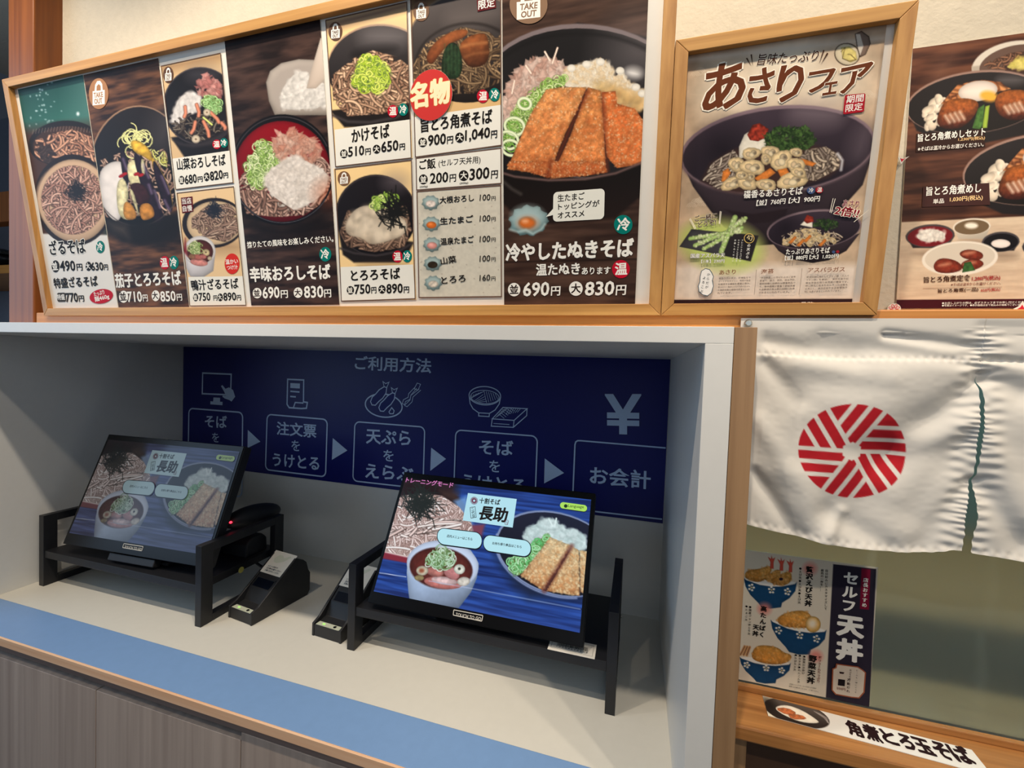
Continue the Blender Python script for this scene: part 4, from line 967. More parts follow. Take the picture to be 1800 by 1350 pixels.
cv.noodles([(80, 230), (240, 240), (420, 360), (300, 400), (120, 380)], 50, 17, (178, 144, 128), (108, 80, 70), 160, seed=12)
cv.ell(640, 250, 60, 50, (180, 80, 40), soft=40, a=.6)
cv.stroke(cv.pts_ell(350, 110, 318, 330, 3, 30, 10, 170), 12, (16, 14, 18)); cv.stroke(cv.pts_ell(350, 112, 322, 326, 3, 30, 30, 150), 4, (110, 110, 120), a=.7)
d = Decal(SH, fr=F4, n=.0009)
d.text('擦りたての風味をお楽しみください。', 128, 600, 672, 560, 42, WHT, .02); badge(d, 620, 637, 38, 46, 0)
d.text('辛味おろしそば', 148, 812, 655, 795, 92, WHT, .035)
price(d, [('c', '並', 189, 883, 28, 33), ('690', 226, 918, 332, 914, 72), ('円', 340, 914, 384, 913, 48), ('c', '大', 448, 880, 28, 33), ('830', 488, 914, 608, 911, 74), ('円', 615, 911, 658, 909, 50)], WHT, (50, 34, 30))
fin(cv, d, o)

# 5a kake soba
q = [(572, 35.6), (715.8, 3), (723.6, 278), (590, 293.5)]
o = sheet('menu_sheet', q, 'menu sheet with plain hot noodles and green onion in a black bowl', G1)
cv = Canvas(SH, q, (240, 206, 148)); cv.f = F3
cv.poly([(600, 140), (1150, 0), (1150, 60), (600, 210)], (120, 96, 84), soft=14, a=.9)  # painted shade of the top rail across the sheet
cv.poly([(650, 700), (1160, 640), (1160, 760), (1080, 800), (740, 806)], (30, 26, 26), soft=3)
cv.ell(960, 430, 330, 278, (170, 140, 118), -3, soft=2); cv.ell(960, 436, 326, 272, (58, 54, 56), -3, c2=(20, 18, 20)); cv.ell(1000, 230, 130, 50, (150, 144, 146), soft=40, a=.6); cv.ell(930, 330, 140, 30, (16, 14, 16), -8, soft=16, a=.7)
cv.noodles([(660, 480), (800, 370), (920, 320), (1070, 360), (1150, 420), (1150, 650), (980, 720), (760, 735), (670, 640)], 330, 16, (204, 170, 140), (122, 90, 72), 150, seed=8)
cv.noodles([(680, 560), (800, 580), (1000, 600), (1140, 600), (1060, 700), (760, 730)], 60, 17, (206, 172, 142), (140, 106, 84), 190, seed=9)
negi(cv, [(800, 530), (830, 400), (870, 350), (960, 370), (1010, 440), (1020, 520), (960, 575), (860, 575)], 170, 28, 6, (228, 238, 120), (150, 180, 40), 8)
cv.stroke([(665, 730), (760, 770), (900, 775), (1060, 745), (1160, 690)], 16, (66, 60, 62), soft=4)
d = Decal(SH, fr=F3, n=.0009)
label(d, [(678, 822), (1160, 756), (1163, 998), (688, 1052)]); d.ring([(622, 131), (1135, 14), (1163, 1000), (685, 1055)], 6, (98, 76, 66))
takeout(d, 684, 200, 44, 60, c=(92, 66, 52)); badge(d, 1047, 705, 33, 40, 1); badge(d, 1112, 694, 31, 40, 0)
d.text('かけそば', 790, 905, 1028, 870, 84, BLK, .03)
price(d, [('c', '並', 738, 974, 24, 28), ('510', 766, 994, 866, 982, 62), ('円', 874, 982, 908, 978, 40), ('c', '大', 945, 945, 24, 28), ('650', 975, 966, 1082, 952, 66), ('円', 1090, 952, 1124, 948, 40)], BLK, CREAM)
fin(cv, d, o)
# 5b tororo soba
q = [(588.4, 297), (723.6, 280.6), (730.4, 525.4), (600.4, 529.6)]
o = sheet('menu_sheet', q, 'menu sheet with white grated yam and seaweed over noodles', G1)
cv = Canvas(SH, q, (240, 206, 148)); cv.f = F4
cv.poly([(700, 480), (1180, 560), (1140, 640), (1060, 690), (800, 690), (730, 640)], (30, 26, 26), soft=3); cv.ell(980, 710, 150, 12, (120, 90, 60), soft=14, a=.6)
cv.ell(940, 390, 258, 258, (52, 46, 48)); cv.ell(942, 394, 250, 250, (30, 26, 30), c2=(18, 16, 18)); cv.ell(1060, 180, 60, 40, (120, 110, 116), soft=30, a=.6)
cv.noodles([(710, 500), (760, 360), (1130, 330), (1165, 480), (1120, 590), (940, 625), (760, 590)], 190, 15, (150, 120, 100), (84, 64, 54), 120, seed=7)
cv.poly([(740, 460), (800, 350), (900, 320), (1000, 380), (1110, 400), (1145, 470), (1110, 520), (1000, 560), (900, 580), (850, 530), (760, 520)], (236, 218, 194), c2=(214, 192, 166), noise=.16, ncell=9, edge=.35, edgew=22, sm=2); cv.blobs([(760, 450), (820, 360), (950, 350), (1100, 430), (1090, 500), (960, 550), (800, 500)], 150, 26, (246, 230, 206), (214, 196, 170), seed=3, a=.3, soft=9)
negi(cv, [(910, 330), (950, 270), (1010, 255), (1070, 280), (1060, 330), (960, 350)], 60, 24, 6, (222, 238, 150), (140, 180, 60), 7)
for k in range(3): nori(cv, 1045, 370, 110, 22, 8, 3 + k, (26, 26, 26))
cv.stroke([(715, 600), (800, 630), (940, 645), (1080, 620), (1165, 570)], 12, (60, 54, 56), soft=3)
d = Decal(SH, fr=F4, n=.0009)
label(d, [(716, 718), (1175, 702), (1188, 916), (724, 930)]); d.ring([(681, 99), (1164, 42), (1188, 918), (722, 934)], 6, (98, 76, 66))
takeout(d, 738, 158, 40, 46, c=(120, 86, 60)); badge(d, 1077, 652, 32, 38, 1); badge(d, 1138, 650, 30, 38, 0)
d.text('とろろそば', 785, 806, 1095, 792, 68, BLK, .03)
price(d, [('c', '並', 779, 865, 23, 27), ('750', 806, 890, 906, 886, 60), ('円', 912, 886, 944, 884, 40), ('c', '大', 979, 859, 23, 27), ('890', 1008, 886, 1110, 882, 60), ('円', 1117, 882, 1150, 881, 40)], BLK, CREAM)
fin(cv, d, o)
# 6a braised pork soba
q = [(719.5, -45), (880.5, -90), (881, 255.6), (730.4, 276.4)]
o = sheet('menu_sheet', q, 'menu sheet with braised pork and greens over noodles, partly cropped at the top', G1)
cv = Canvas(SH, q, (214, 176, 122)); cv.f = F3
cv.poly([(1150, -200), (1740, -300), (1740, -40), (1150, 60)], (60, 44, 38), soft=30)  # rail shadow painted over the top of the sheet
cv.ell(1520, 300, 390, 350, (120, 104, 90), -6, soft=2); cv.ell(1520, 306, 384, 344, (78, 72, 72), -6, c2=(24, 20, 20)); cv.ell(1560, 100, 150, 40, (130, 120, 116), -8, soft=40, a=.5)
cv.stroke(cv.pts_ell(1510, 390, 320, 240, -8, 24, 180, 350), 6, (20, 16, 16), soft=6)
cv.noodles([(1170, 420), (1260, 270), (1480, 170), (1728, 220), (1728, 520), (1560, 590), (1300, 600), (1180, 560)], 240, 13, (150, 124, 92), (70, 54, 40), 150, seed=8)
cv.poly([(1250, 370), (1290, 290), (1370, 220), (1480, 180), (1530, 195), (1500, 240), (1400, 280), (1330, 360), (1290, 420)], (150, 84, 44), c2=(110, 56, 30), noise=.2, ncell=6, edge=.35, edgew=16, lit=.3, sm=2)
cv.poly([(1460, 290), (1520, 230), (1620, 205), (1650, 240), (1660, 360), (1620, 420), (1530, 430), (1490, 380)], (140, 78, 40), c2=(84, 44, 26), noise=.2, ncell=6, edge=.35, edgew=16, lit=.3, sm=1)
cv.stroke([(1470, 300), (1540, 280), (1640, 270)], 10, (190, 130, 80), soft=6, a=.7); cv.stroke([(1500, 360), (1560, 340), (1650, 330)], 8, (170, 110, 66), soft=6, a=.6)
cv.poly([(1350, 460), (1360, 340), (1400, 270), (1450, 270), (1480, 340), (1490, 440), (1460, 500), (1400, 500)], (26, 48, 30), noise=.5, ncell=4, edge=.4, edgew=10, sm=2)
for k in range(5): cv.stroke([(1375 + k * 22, 280 + (k % 2) * 10), (1370 + k * 24, 470)], 5, (60, 84, 50), soft=3, a=.6)
d = Decal(SH, fr=F3, n=.0009)
label(d, [(1178, 742), (1733, 664), (1733, 920), (1190, 994)]); d.ring([(1158, -160), (1728, -300), (1733, 920), (1190, 995)], 7, (98, 76, 66))
takeout(d, 1226, 72, 50, 64, c=(112, 84, 66)); badge(d, 1616, 610, 37, 42, 1); badge(d, 1690, 600, 34, 42, 0)
d.poly([(1578, 4), (1696, -18), (1700, 52), (1584, 76)], (92, 24, 30)); d.text('限定', 1588, 64, 1692, 44, 58, WHT, .015)
d.text('旨とろ角煮そば', 1226, 842, 1676, 782, 88, BLK, .03)
price(d, [('c', '並', 1236, 902, 27, 30), ('900', 1270, 926, 1382, 912, 68), ('円', 1390, 912, 1428, 907, 46), ('c', '大', 1470, 872, 28, 32), ('1,040', 1504, 902, 1660, 882, 76), ('円', 1668, 878, 1706, 873, 48)], BLK, CREAM)
fin(cv, d, o)
# 6b rice
q = [(731, 278.5), (881, 261), (881.2, 322.8), (732.6, 334.4)]
o = sheet('menu_sheet', q, 'plain cream price card for rice bowls with black brush lettering', G1)
d = Decal(SH, fr=F4, n=.0009)
label(d, [(1194, 32), (1731, -32), (1732, 189), (1198, 231)]); d.ring([(1194, 32), (1731, -32), (1732, 189), (1198, 231)], 7, (98, 76, 66))
d.text('ご飯', 1216, 105, 1318, 94, 64, BLK, .03); d.text('(セルフ天丼用)', 1336, 92, 1602, 68, 52, BLK, .012)
price(d, [('c', '並', 1240, 164, 28, 32), ('200', 1282, 192, 1396, 182, 66), ('円', 1406, 182, 1446, 178, 48), ('c', '大', 1495, 140, 31, 34), ('300', 1532, 170, 1656, 158, 72), ('円', 1668, 160, 1710, 156, 50)], BLK, CREAM)
d.text('(200g)', 1218, 220, 1268, 216, 14, BLK, .01); d.text('(300g)', 1470, 198, 1524, 193, 14, BLK, .01)
d.build('lettering', 'printed_ink', o)
# 6c toppings
q = [(733.4, 336.8), (880.8, 325.8), (882.2, 521.4), (736.8, 523.2)]
o = sheet('menu_sheet', q, 'speckled beige list of five toppings in little blue bowls', G1)
cv = Canvas(SH, q, (206, 200, 184)); cv.f = F4
cv.A *= (1 + .08 * (vnoise(cv.ny, cv.nx, 40, 30, 3, 3) - .5))[..., None]; rs = np.random.RandomState(1)
for _ in range(40): cv.ell(rs.uniform(1215, 1720), rs.uniform(245, 900), 3, 2.5, (130, 110, 96), a=.7)
for k, (y, c) in enumerate(((312, (228, 214, 204)), (446, (216, 108, 40)), (576, (220, 150, 140)), (698, (50, 40, 30)), (820, (214, 202, 186)))):
    x = 1286 + k * 4
    cv.ell(x, y + 30, 50, 24, (150, 150, 140), soft=14, a=.6)
    pts = cv.pts_ell(x, y, 54, 46, 0, 30); pts = pts + (pts - (x, y)) * (.10 * np.sin(np.arange(30) * 1.9))[:, None]
    cv.poly(pts, (132, 156, 156), edge=.35, edgew=12, lit=.3); cv.ell(x, y - 12, 44, 26, (160, 180, 178), soft=5)
    cv.ell(x, y + 6, 32, 22, c, noise=.25 if k in (0, 3, 4) else .05, ncell=3, edge=.25, edgew=8)
    if k in (1, 2): cv.ell(x - 6, y, 10, 6, tuple(min(255, v + 40) for v in c), soft=5)
d = Decal(SH, fr=F4, n=.0009); d.ring([(1200, 241), (1729, 202), (1734, 905), (1212, 911)], 7, (104, 78, 66))
for k, (s_, xe, p_, y) in enumerate((('大根おろし', 1560, '100', 318), ('生たまご', 1556, '100', 450), ('温泉たまご', 1560, '100', 580), ('山菜', 1450, '100', 704), ('とろろ', 1508, '160', 826))):
    d.text(s_, 1344 + k * 3, y, xe, y - 16, 44, BLK, .02); d.text(p_, 1595, y - 18, 1662, y - 22, 40, BLK, .008, .1); d.text('円', 1670, y - 20, 1697, y - 22, 27, BLK, .008)
fin(cv, d, o)
# 7 cold tanuki soba
q = [(884.5, -88), (1146, -130), (1115.6, 534.2), (884.6, 535.8)]
o = sheet('menu_sheet', q, 'largest menu sheet with orange fried tofu slabs in a black bowl', G1)
cv = Canvas(SH, q, (56, 40, 34)); cv.grain((40, 28, 24), (92, 68, 56), 'x', (4, 60), 8); cv.f = F5
cv.grain((44, 30, 26), (84, 60, 50), 'x', (3, 70), 9, .5)
cv.poly([(60, 480), (60, 1450), (1250, 1450), (1290, 300), (700, 180)], (26, 24, 26), soft=4)
cv.ell(760, 800, 860, 610, (118, 106, 108), 5, soft=2); cv.ell(765, 815, 850, 588, (24, 23, 25), 5, c2=(34, 32, 34)); cv.ell(1180, 420, 170, 150, (140, 132, 134), soft=110, a=.65); cv.ell(1140, 580, 60, 36, (235, 232, 228), 8, soft=14); cv.stroke(cv.pts_ell(770, 828, 830, 560, 5, 40, 200, 340), 10, (12, 12, 14), soft=8, a=.7)
cv.poly([(900, 600), (1280, 700), (1280, 1000), (900, 900)], (20, 18, 18), soft=20, a=.6)
# bonito flakes
cv.poly([(110, 860), (160, 690), (260, 560), (400, 470), (560, 480), (600, 560), (480, 680), (300, 800), (130, 950)], (226, 186, 170)); cv.flakes([(110, 860), (150, 690), (260, 560), (400, 470), (570, 490), (600, 560), (480, 680), (300, 800), (130, 940)], 330, 56, (246, 222, 208), (206, 156, 138), 3, a=.75)
for a, b in (((540, 380), (500, 500)), ((440, 410), (480, 480)), ((200, 640), (180, 740)), ((290, 520), (330, 580))): cv.stroke([a, b], 16, (236, 206, 190), hl=.2)
# tempura crumbs
R_ = [(560, 680), (600, 560), (680, 520), (800, 500), (900, 470), (960, 540), (990, 620), (1040, 560), (1090, 640), (1230, 740), (1230, 860), (1080, 850), (980, 800), (900, 700), (760, 700)]
heap(cv, R_, 300, 22, (250, 244, 230), (226, 200, 160), 6, .15)
cv.flakes(R_, 420, 26, (252, 246, 232), (228, 196, 146), 6, a=.6, edge=.15)
cv.blobs([(820, 640), (1000, 700), (1230, 800), (1200, 860), (1000, 830), (860, 720)], 70, 30, (236, 206, 146), (212, 166, 104), seed=8, a=.4, soft=8)
for x, y in ((650, 540), (770, 510), (880, 490), (1035, 560), (1160, 690), (1210, 740)): cv.ell(x, y, 34, 30, (250, 244, 230), edge=.2, edgew=14, noise=.06, ncell=6)
# green onion
negi(cv, [(120, 1020), (200, 880), (330, 740), (470, 640), (600, 610), (600, 660), (460, 740), (360, 860), (300, 960), (250, 1040), (140, 1150)], 150, 36, 4, (222, 236, 180), (130, 176, 70), 8)
for x, y, r in ((200, 1000, 78), (150, 1110, 80), (170, 1170, 70), (280, 820, 50)): cv.stroke(cv.pts_ell(x, y, r, r * .85, 20, 30), 26, (206, 222, 180), hl=.25, closed=True); cv.stroke(cv.pts_ell(x, y, r * .55, r * .45, 20, 20), 12, (110, 160, 70), hl=.25, closed=True)
# tofu slabs
def tofu(pg, c, c2, seed):
    cv.poly(pg, c, c2=c2, noise=.28, ncell=5, edge=.35, edgew=18, seed=seed); cv.blobs(pg, 420, 8, (240, 170, 110), (200, 110, 56), seed=seed, a=.45); cv.blobs(pg, 120, 6, (250, 214, 170), (240, 190, 140), seed=seed + 1, a=.6)
    cv.blobs(pg, 60, 16, (176, 84, 40), (190, 96, 48), seed=seed + 2, a=.22, soft=8)
tofu([(890, 730), (1000, 720), (1010, 820), (1150, 860), (1225, 960), (1215, 1300), (1010, 1330), (930, 1240), (905, 1000)], (222, 116, 58), (226, 124, 66), 3)
tofu([(780, 690), (885, 720), (905, 1000), (925, 1360), (480, 1420), (640, 1080)], (226, 150, 84), (222, 130, 72), 13)
cv.stroke([(775, 730), (700, 880), (620, 1060), (500, 1350)], 34, (110, 44, 24), soft=10, a=.85); cv.stroke([(900, 740), (915, 1000), (935, 1350)], 14, (120, 50, 28), soft=8, a=.8)
tofu([(450, 710), (560, 690), (770, 690), (700, 860), (600, 1060), (470, 1380), (140, 1340), (250, 1080), (330, 900)], (232, 162, 98), (214, 124, 68), 23)
cv.f = F6
tofu([(140, 10), (160, -30), (905, -30), (930, 60), (760, 86), (460, 100)], (214, 122, 68), (190, 88, 46), 33); cv.stroke([(490, -40), (460, 90)], 26, (100, 40, 22), soft=8, a=.8)
cv.poly([(100, 50), (200, 80), (470, 112), (760, 105), (1000, 60), (1230, -30), (1230, 230), (1000, 420), (500, 470), (240, 430), (100, 300)], (18, 15, 15), soft=6, c2=(34, 24, 22))
cv.stroke([(100, 62), (200, 92), (470, 122), (760, 112), (1000, 66), (1240, -30)], 14, (124, 96, 92), soft=4); cv.stroke([(110, 130), (180, 190), (250, 230)], 8, (110, 104, 100), soft=8, a=.7)
cv.poly([(100, 640), (1250, 560), (1250, 800), (100, 830)], (66, 46, 38), soft=60, a=.35); cv.stroke([(120, 770), (1180, 745)], 6, (24, 16, 14), soft=4)
pts = cv.pts_ell(312, 440, 150, 118, -6, 36); pts = pts + (pts - (312, 440)) * (.09 * np.sin(np.arange(36) * 1.7))[:, None]
cv.poly(pts, (142, 168, 170), edge=.35, edgew=24, lit=.35, c2=(120, 158, 162)); cv.ell(305, 410, 120, 76, (164, 186, 186), soft=18); cv.ell(305, 462, 82, 52, (196, 150, 120), soft=12, a=.8); cv.ell(300, 458, 64, 44, (216, 112, 46), soft=6, edge=.3, edgew=14); cv.ell(284, 444, 20, 10, (246, 190, 150), soft=8)
cv.stroke([(165, 510), (230, 530), (290, 515), (345, 545), (410, 510), (440, 470)], 16, (176, 200, 200), soft=5)
d = Decal(SH, fr=F6, n=.0009)
d.rrect([(508, 216), (914, 186), (908, 428), (504, 450)], .15, 0, WHT, (226, 226, 216)); d.poly([(508, 344), (448, 412), (520, 392)], (226, 226, 216))
d.text('生たまご', 542, 292, 754, 272, 56, BLK, .018); d.text('トッピングが', 546, 358, 872, 330, 52, BLK, .018); d.text('オススメ', 542, 424, 752, 408, 48, BLK, .018)
badge(d, 1060, 472, 73, 76, 0); badge(d, 1042, 824, 70, 72, 1)
d.text('冷やしたぬきそば', 134, 764, 1136, 728, 138, WHT, .04); d.text('温たぬき', 372, 876, 716, 866, 92, WHT, .03); d.text('あります', 732, 868, 958, 862, 56, WHT, .02)
price(d, [('c', '並', 198, 986, 49, 53), ('690', 268, 1040, 472, 1034, 108), ('円', 488, 1034, 560, 1032, 72), ('c', '大', 686, 978, 54, 57), ('830', 756, 1034, 984, 1028, 108), ('円', 1000, 1030, 1078, 1028, 78)], WHT, (44, 32, 28))
d.f = F5; takeout(d, 312, 40, 150, 152, c=(134, 106, 84))
fin(cv, d, o)
# red round sticker
c0 = SH.uv([(758.3, 168.5)])[0]; rr_ = SH.uv([(796, 166)])[0][0] - c0[0]
o = MB().cyl(SH.pt(c0[0], c0[1], .0022), SH.N, rr_, .0008, 48).build('round_sticker', 'white_paper'); tag(o, 'round red sticker with cream lettering stuck across the braised pork sheet', 'sticker')
P_ = SH.lift(.0032); d = Decal(P_, fr=F3, n=.0001)
t_ = np.linspace(0, 2 * math.pi, 60, endpoint=False); d._add(c0 + np.stack([np.cos(t_), np.sin(t_)], 1) * rr_ * .995, [tuple(range(60))], (200, 54, 52))
d.text('名物', 1164, 690, 1408, 648, 158, (244, 232, 190), .045, halo=(226, 160, 80), hb=.02)
d.build('lettering', 'printed_ink', o)
# ---------------------------------------------------------------- touch screen pictures
F8 = Fr(680, 830, 4.7368)
quad = [MP2.pt(-SCW, SCH), MP2.pt(SCW, SCH), MP2.pt(SCW, -SCH), MP2.pt(-SCW, -SCH)]
q = [(712.4, 840), (1037.9, 879.4), (1020.5, 1111), (656.6, 1039.6)]
cv = Canvas(MP2, q, (10, 48, 128), step=1.1); cv.u0, cv.u1, cv.v0, cv.v1 = -SCW, SCW, -SCH, SCH
cv.grain((6, 34, 96), (20, 74, 168), 'x', (4, 50), 3); cv.f = F8
cv.poly([(0, 0), (600, 60), (560, 260), (300, 200), (-60, 130)], (44, 30, 34), soft=20); cv.ell(300, 300, 380, 200, (36, 24, 26), 10, soft=4); cv.poly([(440, 150), (600, 170), (600, 260), (470, 200)], (70, 50, 44), soft=10, a=.7)
cv.poly([(560, 240), (660, 200), (700, 300), (720, 470), (640, 420)], (110, 160, 220), soft=8, a=.8); cv.poly([(700, 440), (820, 430), (790, 540), (720, 560)], (120, 60, 80), soft=6)
cv.poly([(-140, 560), (170, 690), (180, 760), (-140, 700)], (130, 30, 50), soft=3); cv.poly([(-140, 500), (180, 620), (180, 712), (-140, 640)], (236, 226, 220), soft=3)
R_ = [(-140, 500), (0, 300), (120, 200), (300, 180), (460, 200), (600, 290), (700, 420), (720, 500), (600, 560), (380, 600), (180, 700), (-100, 640)]
cv.poly(R_, (196, 176, 170), soft=4, noise=.1); cv.noodles(R_, 420, 17, (232, 216, 214), (150, 122, 116), 200, seed=4, bend=1.8, shade=(140, 108, 98)); cv.noodles([(-60, 480), (200, 470), (420, 380), (640, 400), (600, 480), (200, 540), (-40, 560)], 36, 22, (238, 222, 220), (190, 166, 160), 360, bend=.7, dirn=-12, seed=5)
for k in range(5): nori(cv, 280, 260, 150, 26, 9, 3 + k, (34, 40, 38))
cv.poly([(166, 840), (172, 740), (240, 640), (400, 570), (560, 590), (700, 650), (766, 760), (750, 880), (700, 1000), (600, 1130), (200, 1130), (180, 1000)], (176, 200, 236), lit=.5, edge=.25, edgew=50, noise=.05, ncell=10)
cv.ell(465, 775, 300, 205, (196, 212, 240), 6, edge=.2, edgew=20); cv.ell(452, 800, 264, 172, (92, 34, 26), 8, soft=3, edge=.35, edgew=30, noise=.15)
for (x, y, rx, ry, c, r) in ((470, 920, 160, 52, (206, 118, 110), 6), (480, 905, 110, 34, (236, 200, 200), 8), (540, 840, 70, 50, (206, 130, 130), 30), (400, 830, 76, 40, (196, 120, 110), 12), (295, 820, 50, 40, (216, 206, 180), 0), (605, 808, 46, 42, (236, 240, 226), 0), (640, 910, 54, 38, (232, 226, 214), -8), (270, 880, 40, 24, (170, 150, 100), 0)): cv.ell(x, y, rx, ry, c, r, noise=.18, ncell=6, edge=.35, edgew=18)
cv.ell(604, 804, 12, 12, (60, 60, 50)); cv.ell(290, 820, 22, 18, (150, 80, 50), soft=4)
negi(cv, [(330, 770), (400, 660), (460, 636), (530, 700), (540, 760), (440, 790)], 70, 46, 4, (226, 244, 232), (130, 180, 130), 8)
cv.poly([(900, 700), (1700, 1000), (1640, 1060), (1400, 1060), (1180, 1060), (1060, 960)], (20, 34, 66), soft=20)
cv.ell(1420, 680, 530, 340, (120, 136, 176), 18, soft=2); cv.ell(1424, 682, 516, 326, (30, 34, 54), 18, c2=(14, 16, 26)); cv.stroke(cv.pts_ell(1420, 680, 530, 348, 18, 40, 60, 180), 12, (140, 156, 200), soft=3)
heap(cv, [(1140, 540), (1170, 470), (1230, 440), (1300, 400), (1400, 390), (1440, 450), (1500, 480), (1560, 490), (1650, 530), (1660, 640), (1500, 640), (1300, 570), (1200, 600)], 330, 22, (226, 244, 246), (180, 206, 206), 6, .2)
for a, b in (((1350, 390), (1380, 450)), ((1412, 385), (1400, 440))): cv.stroke([a, b], 12, (220, 240, 240))
negi(cv, [(1020, 750), (1100, 700), (1200, 640), (1240, 570), (1340, 530), (1330, 600), (1240, 680), (1180, 790), (1100, 860), (1050, 840)], 110, 34, 4, (190, 240, 190), (70, 180, 90), 9)
for pg, sd in (([(1110, 860), (1240, 700), (1360, 540), (1530, 610), (1420, 800), (1300, 985)], 3), ([(1545, 620), (1600, 650), (1606, 1030), (1330, 990), (1440, 800)], 5), ([(1606, 650), (1700, 660), (1700, 1020), (1612, 1000)], 7)):
    cv.poly(pg, (226, 206, 160), c2=(196, 128, 70), noise=.25, ncell=5, edge=.3, edgew=16, seed=sd); cv.blobs(pg, 300, 9, (244, 226, 180), (200, 140, 80), seed=sd, a=.5)
cv.stroke([(1538, 615), (1440, 780), (1310, 985)], 26, (110, 50, 36), soft=8)
cv.stroke([(-60, 838), (160, 872)], 6, (200, 210, 240)); cv.stroke([(350, 905), (700, 968), (1610, 1140)], 5, (190, 200, 235), a=.8)
SCN = (cv, q)
def screen_print(pl, parent, mat, name='screen_image'):
    cv.build(name, mat, parent, n=.0004, plane=pl)
d = Decal(MP2, fr=F8, n=.001, dn=.00005)
PALE = (176, 226, 240)
dt = Decal(MP2, fr=F8, n=.001); dt.text('トレーニングモード', 156, 84, 548, 132, 42, (214, 120, 190), .02)
d.poly([(676, 174), (1082, 224), (1048, 462), (632, 402)], PALE)
for k in range(20):
    a = 2 * math.pi * k / 20; d.stroke([(728 + 9 * math.cos(a), 238 + 9 * math.sin(a)), (728 + 32 * math.cos(a), 238 + 33 * math.sin(a))], 5, (110, 30, 70))
d.text('十割そば', 768, 258, 940, 276, 46, BLK, .03); d.text('長助', 760, 396, 992, 420, 118, BLK, .035, .08)
d.ring([(694, 296), (736, 288), (746, 376), (702, 384)], 4, BLK); d.vtext('二代目', 716, 308, 724, 364, 27, BLK, .02)
d.rrect([(986, 398), (1014, 402), (1008, 440), (982, 436)], .2, 3, (110, 30, 50)); d.text('そば', 988, 434, 1008, 436, 26, (110, 30, 50), .01)
d.rrect([(1446, 250), (1672, 282), (1664, 338), (1440, 304)], .5, 0, BLK, (20, 30, 20)); d.rrect([(1446, 248), (1670, 278), (1664, 332), (1440, 300)], .5, 0, BLK, (170, 226, 84))
d.ell(1490, 283, 15, 15, (30, 60, 30)); d.text('Language', 1508, 298, 1640, 310, 30, (20, 50, 30), .005)
for q4, body, tx in (([(424, 462), (798, 506), (790, 648), (418, 598)], '店内メニューはこちら', (500, 543, 712, 572)), ([(810, 518), (1206, 574), (1196, 712), (800, 652)], 'お持ち帰り商品はこちら', (878, 603, 1122, 636))):
    d.rrect([(x + 3, y + 8) for x, y in q4], .48, 0, BLK, (16, 20, 30)); d.rrect(q4, .48, 6, (16, 20, 30), (178, 230, 242))
    d.text(body, *tx, 24, (20, 24, 30), .02)
for pl, mon, mat in ((MP2, mon2, 'screen_bright'), (MP1, mon1, 'screen_dim')):
    scr_ = MB().obox(pl.O, pl.U, pl.V, pl.N, (-SCW, -SCH, -.0007), (SCW, SCH, 0)).build('screen', 'gloss_black', mon, 0)
    screen_print(pl, scr_, mat); d.build('screen_lettering', mat, scr_, plane=pl)
dt.build('mode_lettering', 'screen_bright', mon2)
# boxed wordmark on both bezels
d = Decal(MP2, fr=Fr(780, 1060, 18), n=.0006)
MK = (190, 186, 176)
d.rrect([(320, 215), (1238, 395), (1205, 575), (300, 380)], .15, 26, MK); d.text('TOUCH TO GO', 368, 408, 1172, 560, 105, MK, .02)
for pl, mon in ((MP2, mon2), (MP1, mon1)): d.build('lettering', 'printed_ink', mon, plane=pl)
# ---------------------------------------------------------------- clam noodle poster in the smaller frame
F7, F9 = Fr(1170, 60, 4.186), Fr(1170, 300, 4.186)
q = [(1209.5, 93), (1556, 40), (1500, 533.5), (1184.5, 534)]
o = tag(sheet('clam_poster', q, 'brown poster with a large dark bowl of clam noodles', None), None, 'poster')
cv = Canvas(SH, q, (182, 158, 132)); cv.f = F7
n_ = vnoise(cv.ny, cv.nx, 14, 10, 5, 4)[..., None]; cv.A = cv.A * (.8 + .42 * n_)
rs = np.random.RandomState(9)
for _ in range(60):
    x, y = rs.uniform(150, 1560), rs.uniform(100, 1900); cv.stroke([(x, y), (x + rs.randn() * 60, y + rs.randn() * 60), (x + rs.randn() * 110, y + rs.randn() * 100)], 3, (206, 186, 160), a=.35)
def waves(x, y):
    for dx, dy in ((0, 0), (46, 22), (-34, 30)):
        for r in (12, 24, 36): cv.stroke(cv.pts_ell(x + dx, y + dy, r, r * .9, 0, 16, 190, 350), 4, (214, 196, 172), a=.8)
waves(255, 280); waves(1490, 450); cv.f = F9; waves(225, 240); waves(285, 205)
cv.poly([(70, 690), (1420, 690), (1400, 960), (50, 960)], (222, 206, 190), soft=14, noise=.05, ncell=10)
cv.poly([(55, 950), (1400, 942), (1396, 1060), (50, 1060)], (46, 28, 30), soft=1)
cv.f = F7
for (a, b) in (((420, 420), 190), ((670, 400), 150), ((900, 370), 160), ((1110, 360), 120), ((1200, 420), 70), ((1370, 350), 150), ((880, 180), 130), ((1030, 170), 110), ((740, 190), 110)): cv.ell(a[0], a[1], b, b * .9, (250, 240, 218), soft=60, a=.55)
cv.stroke([(170, 190), (1600, 30)], 16, (214, 204, 192), soft=10, a=.8)
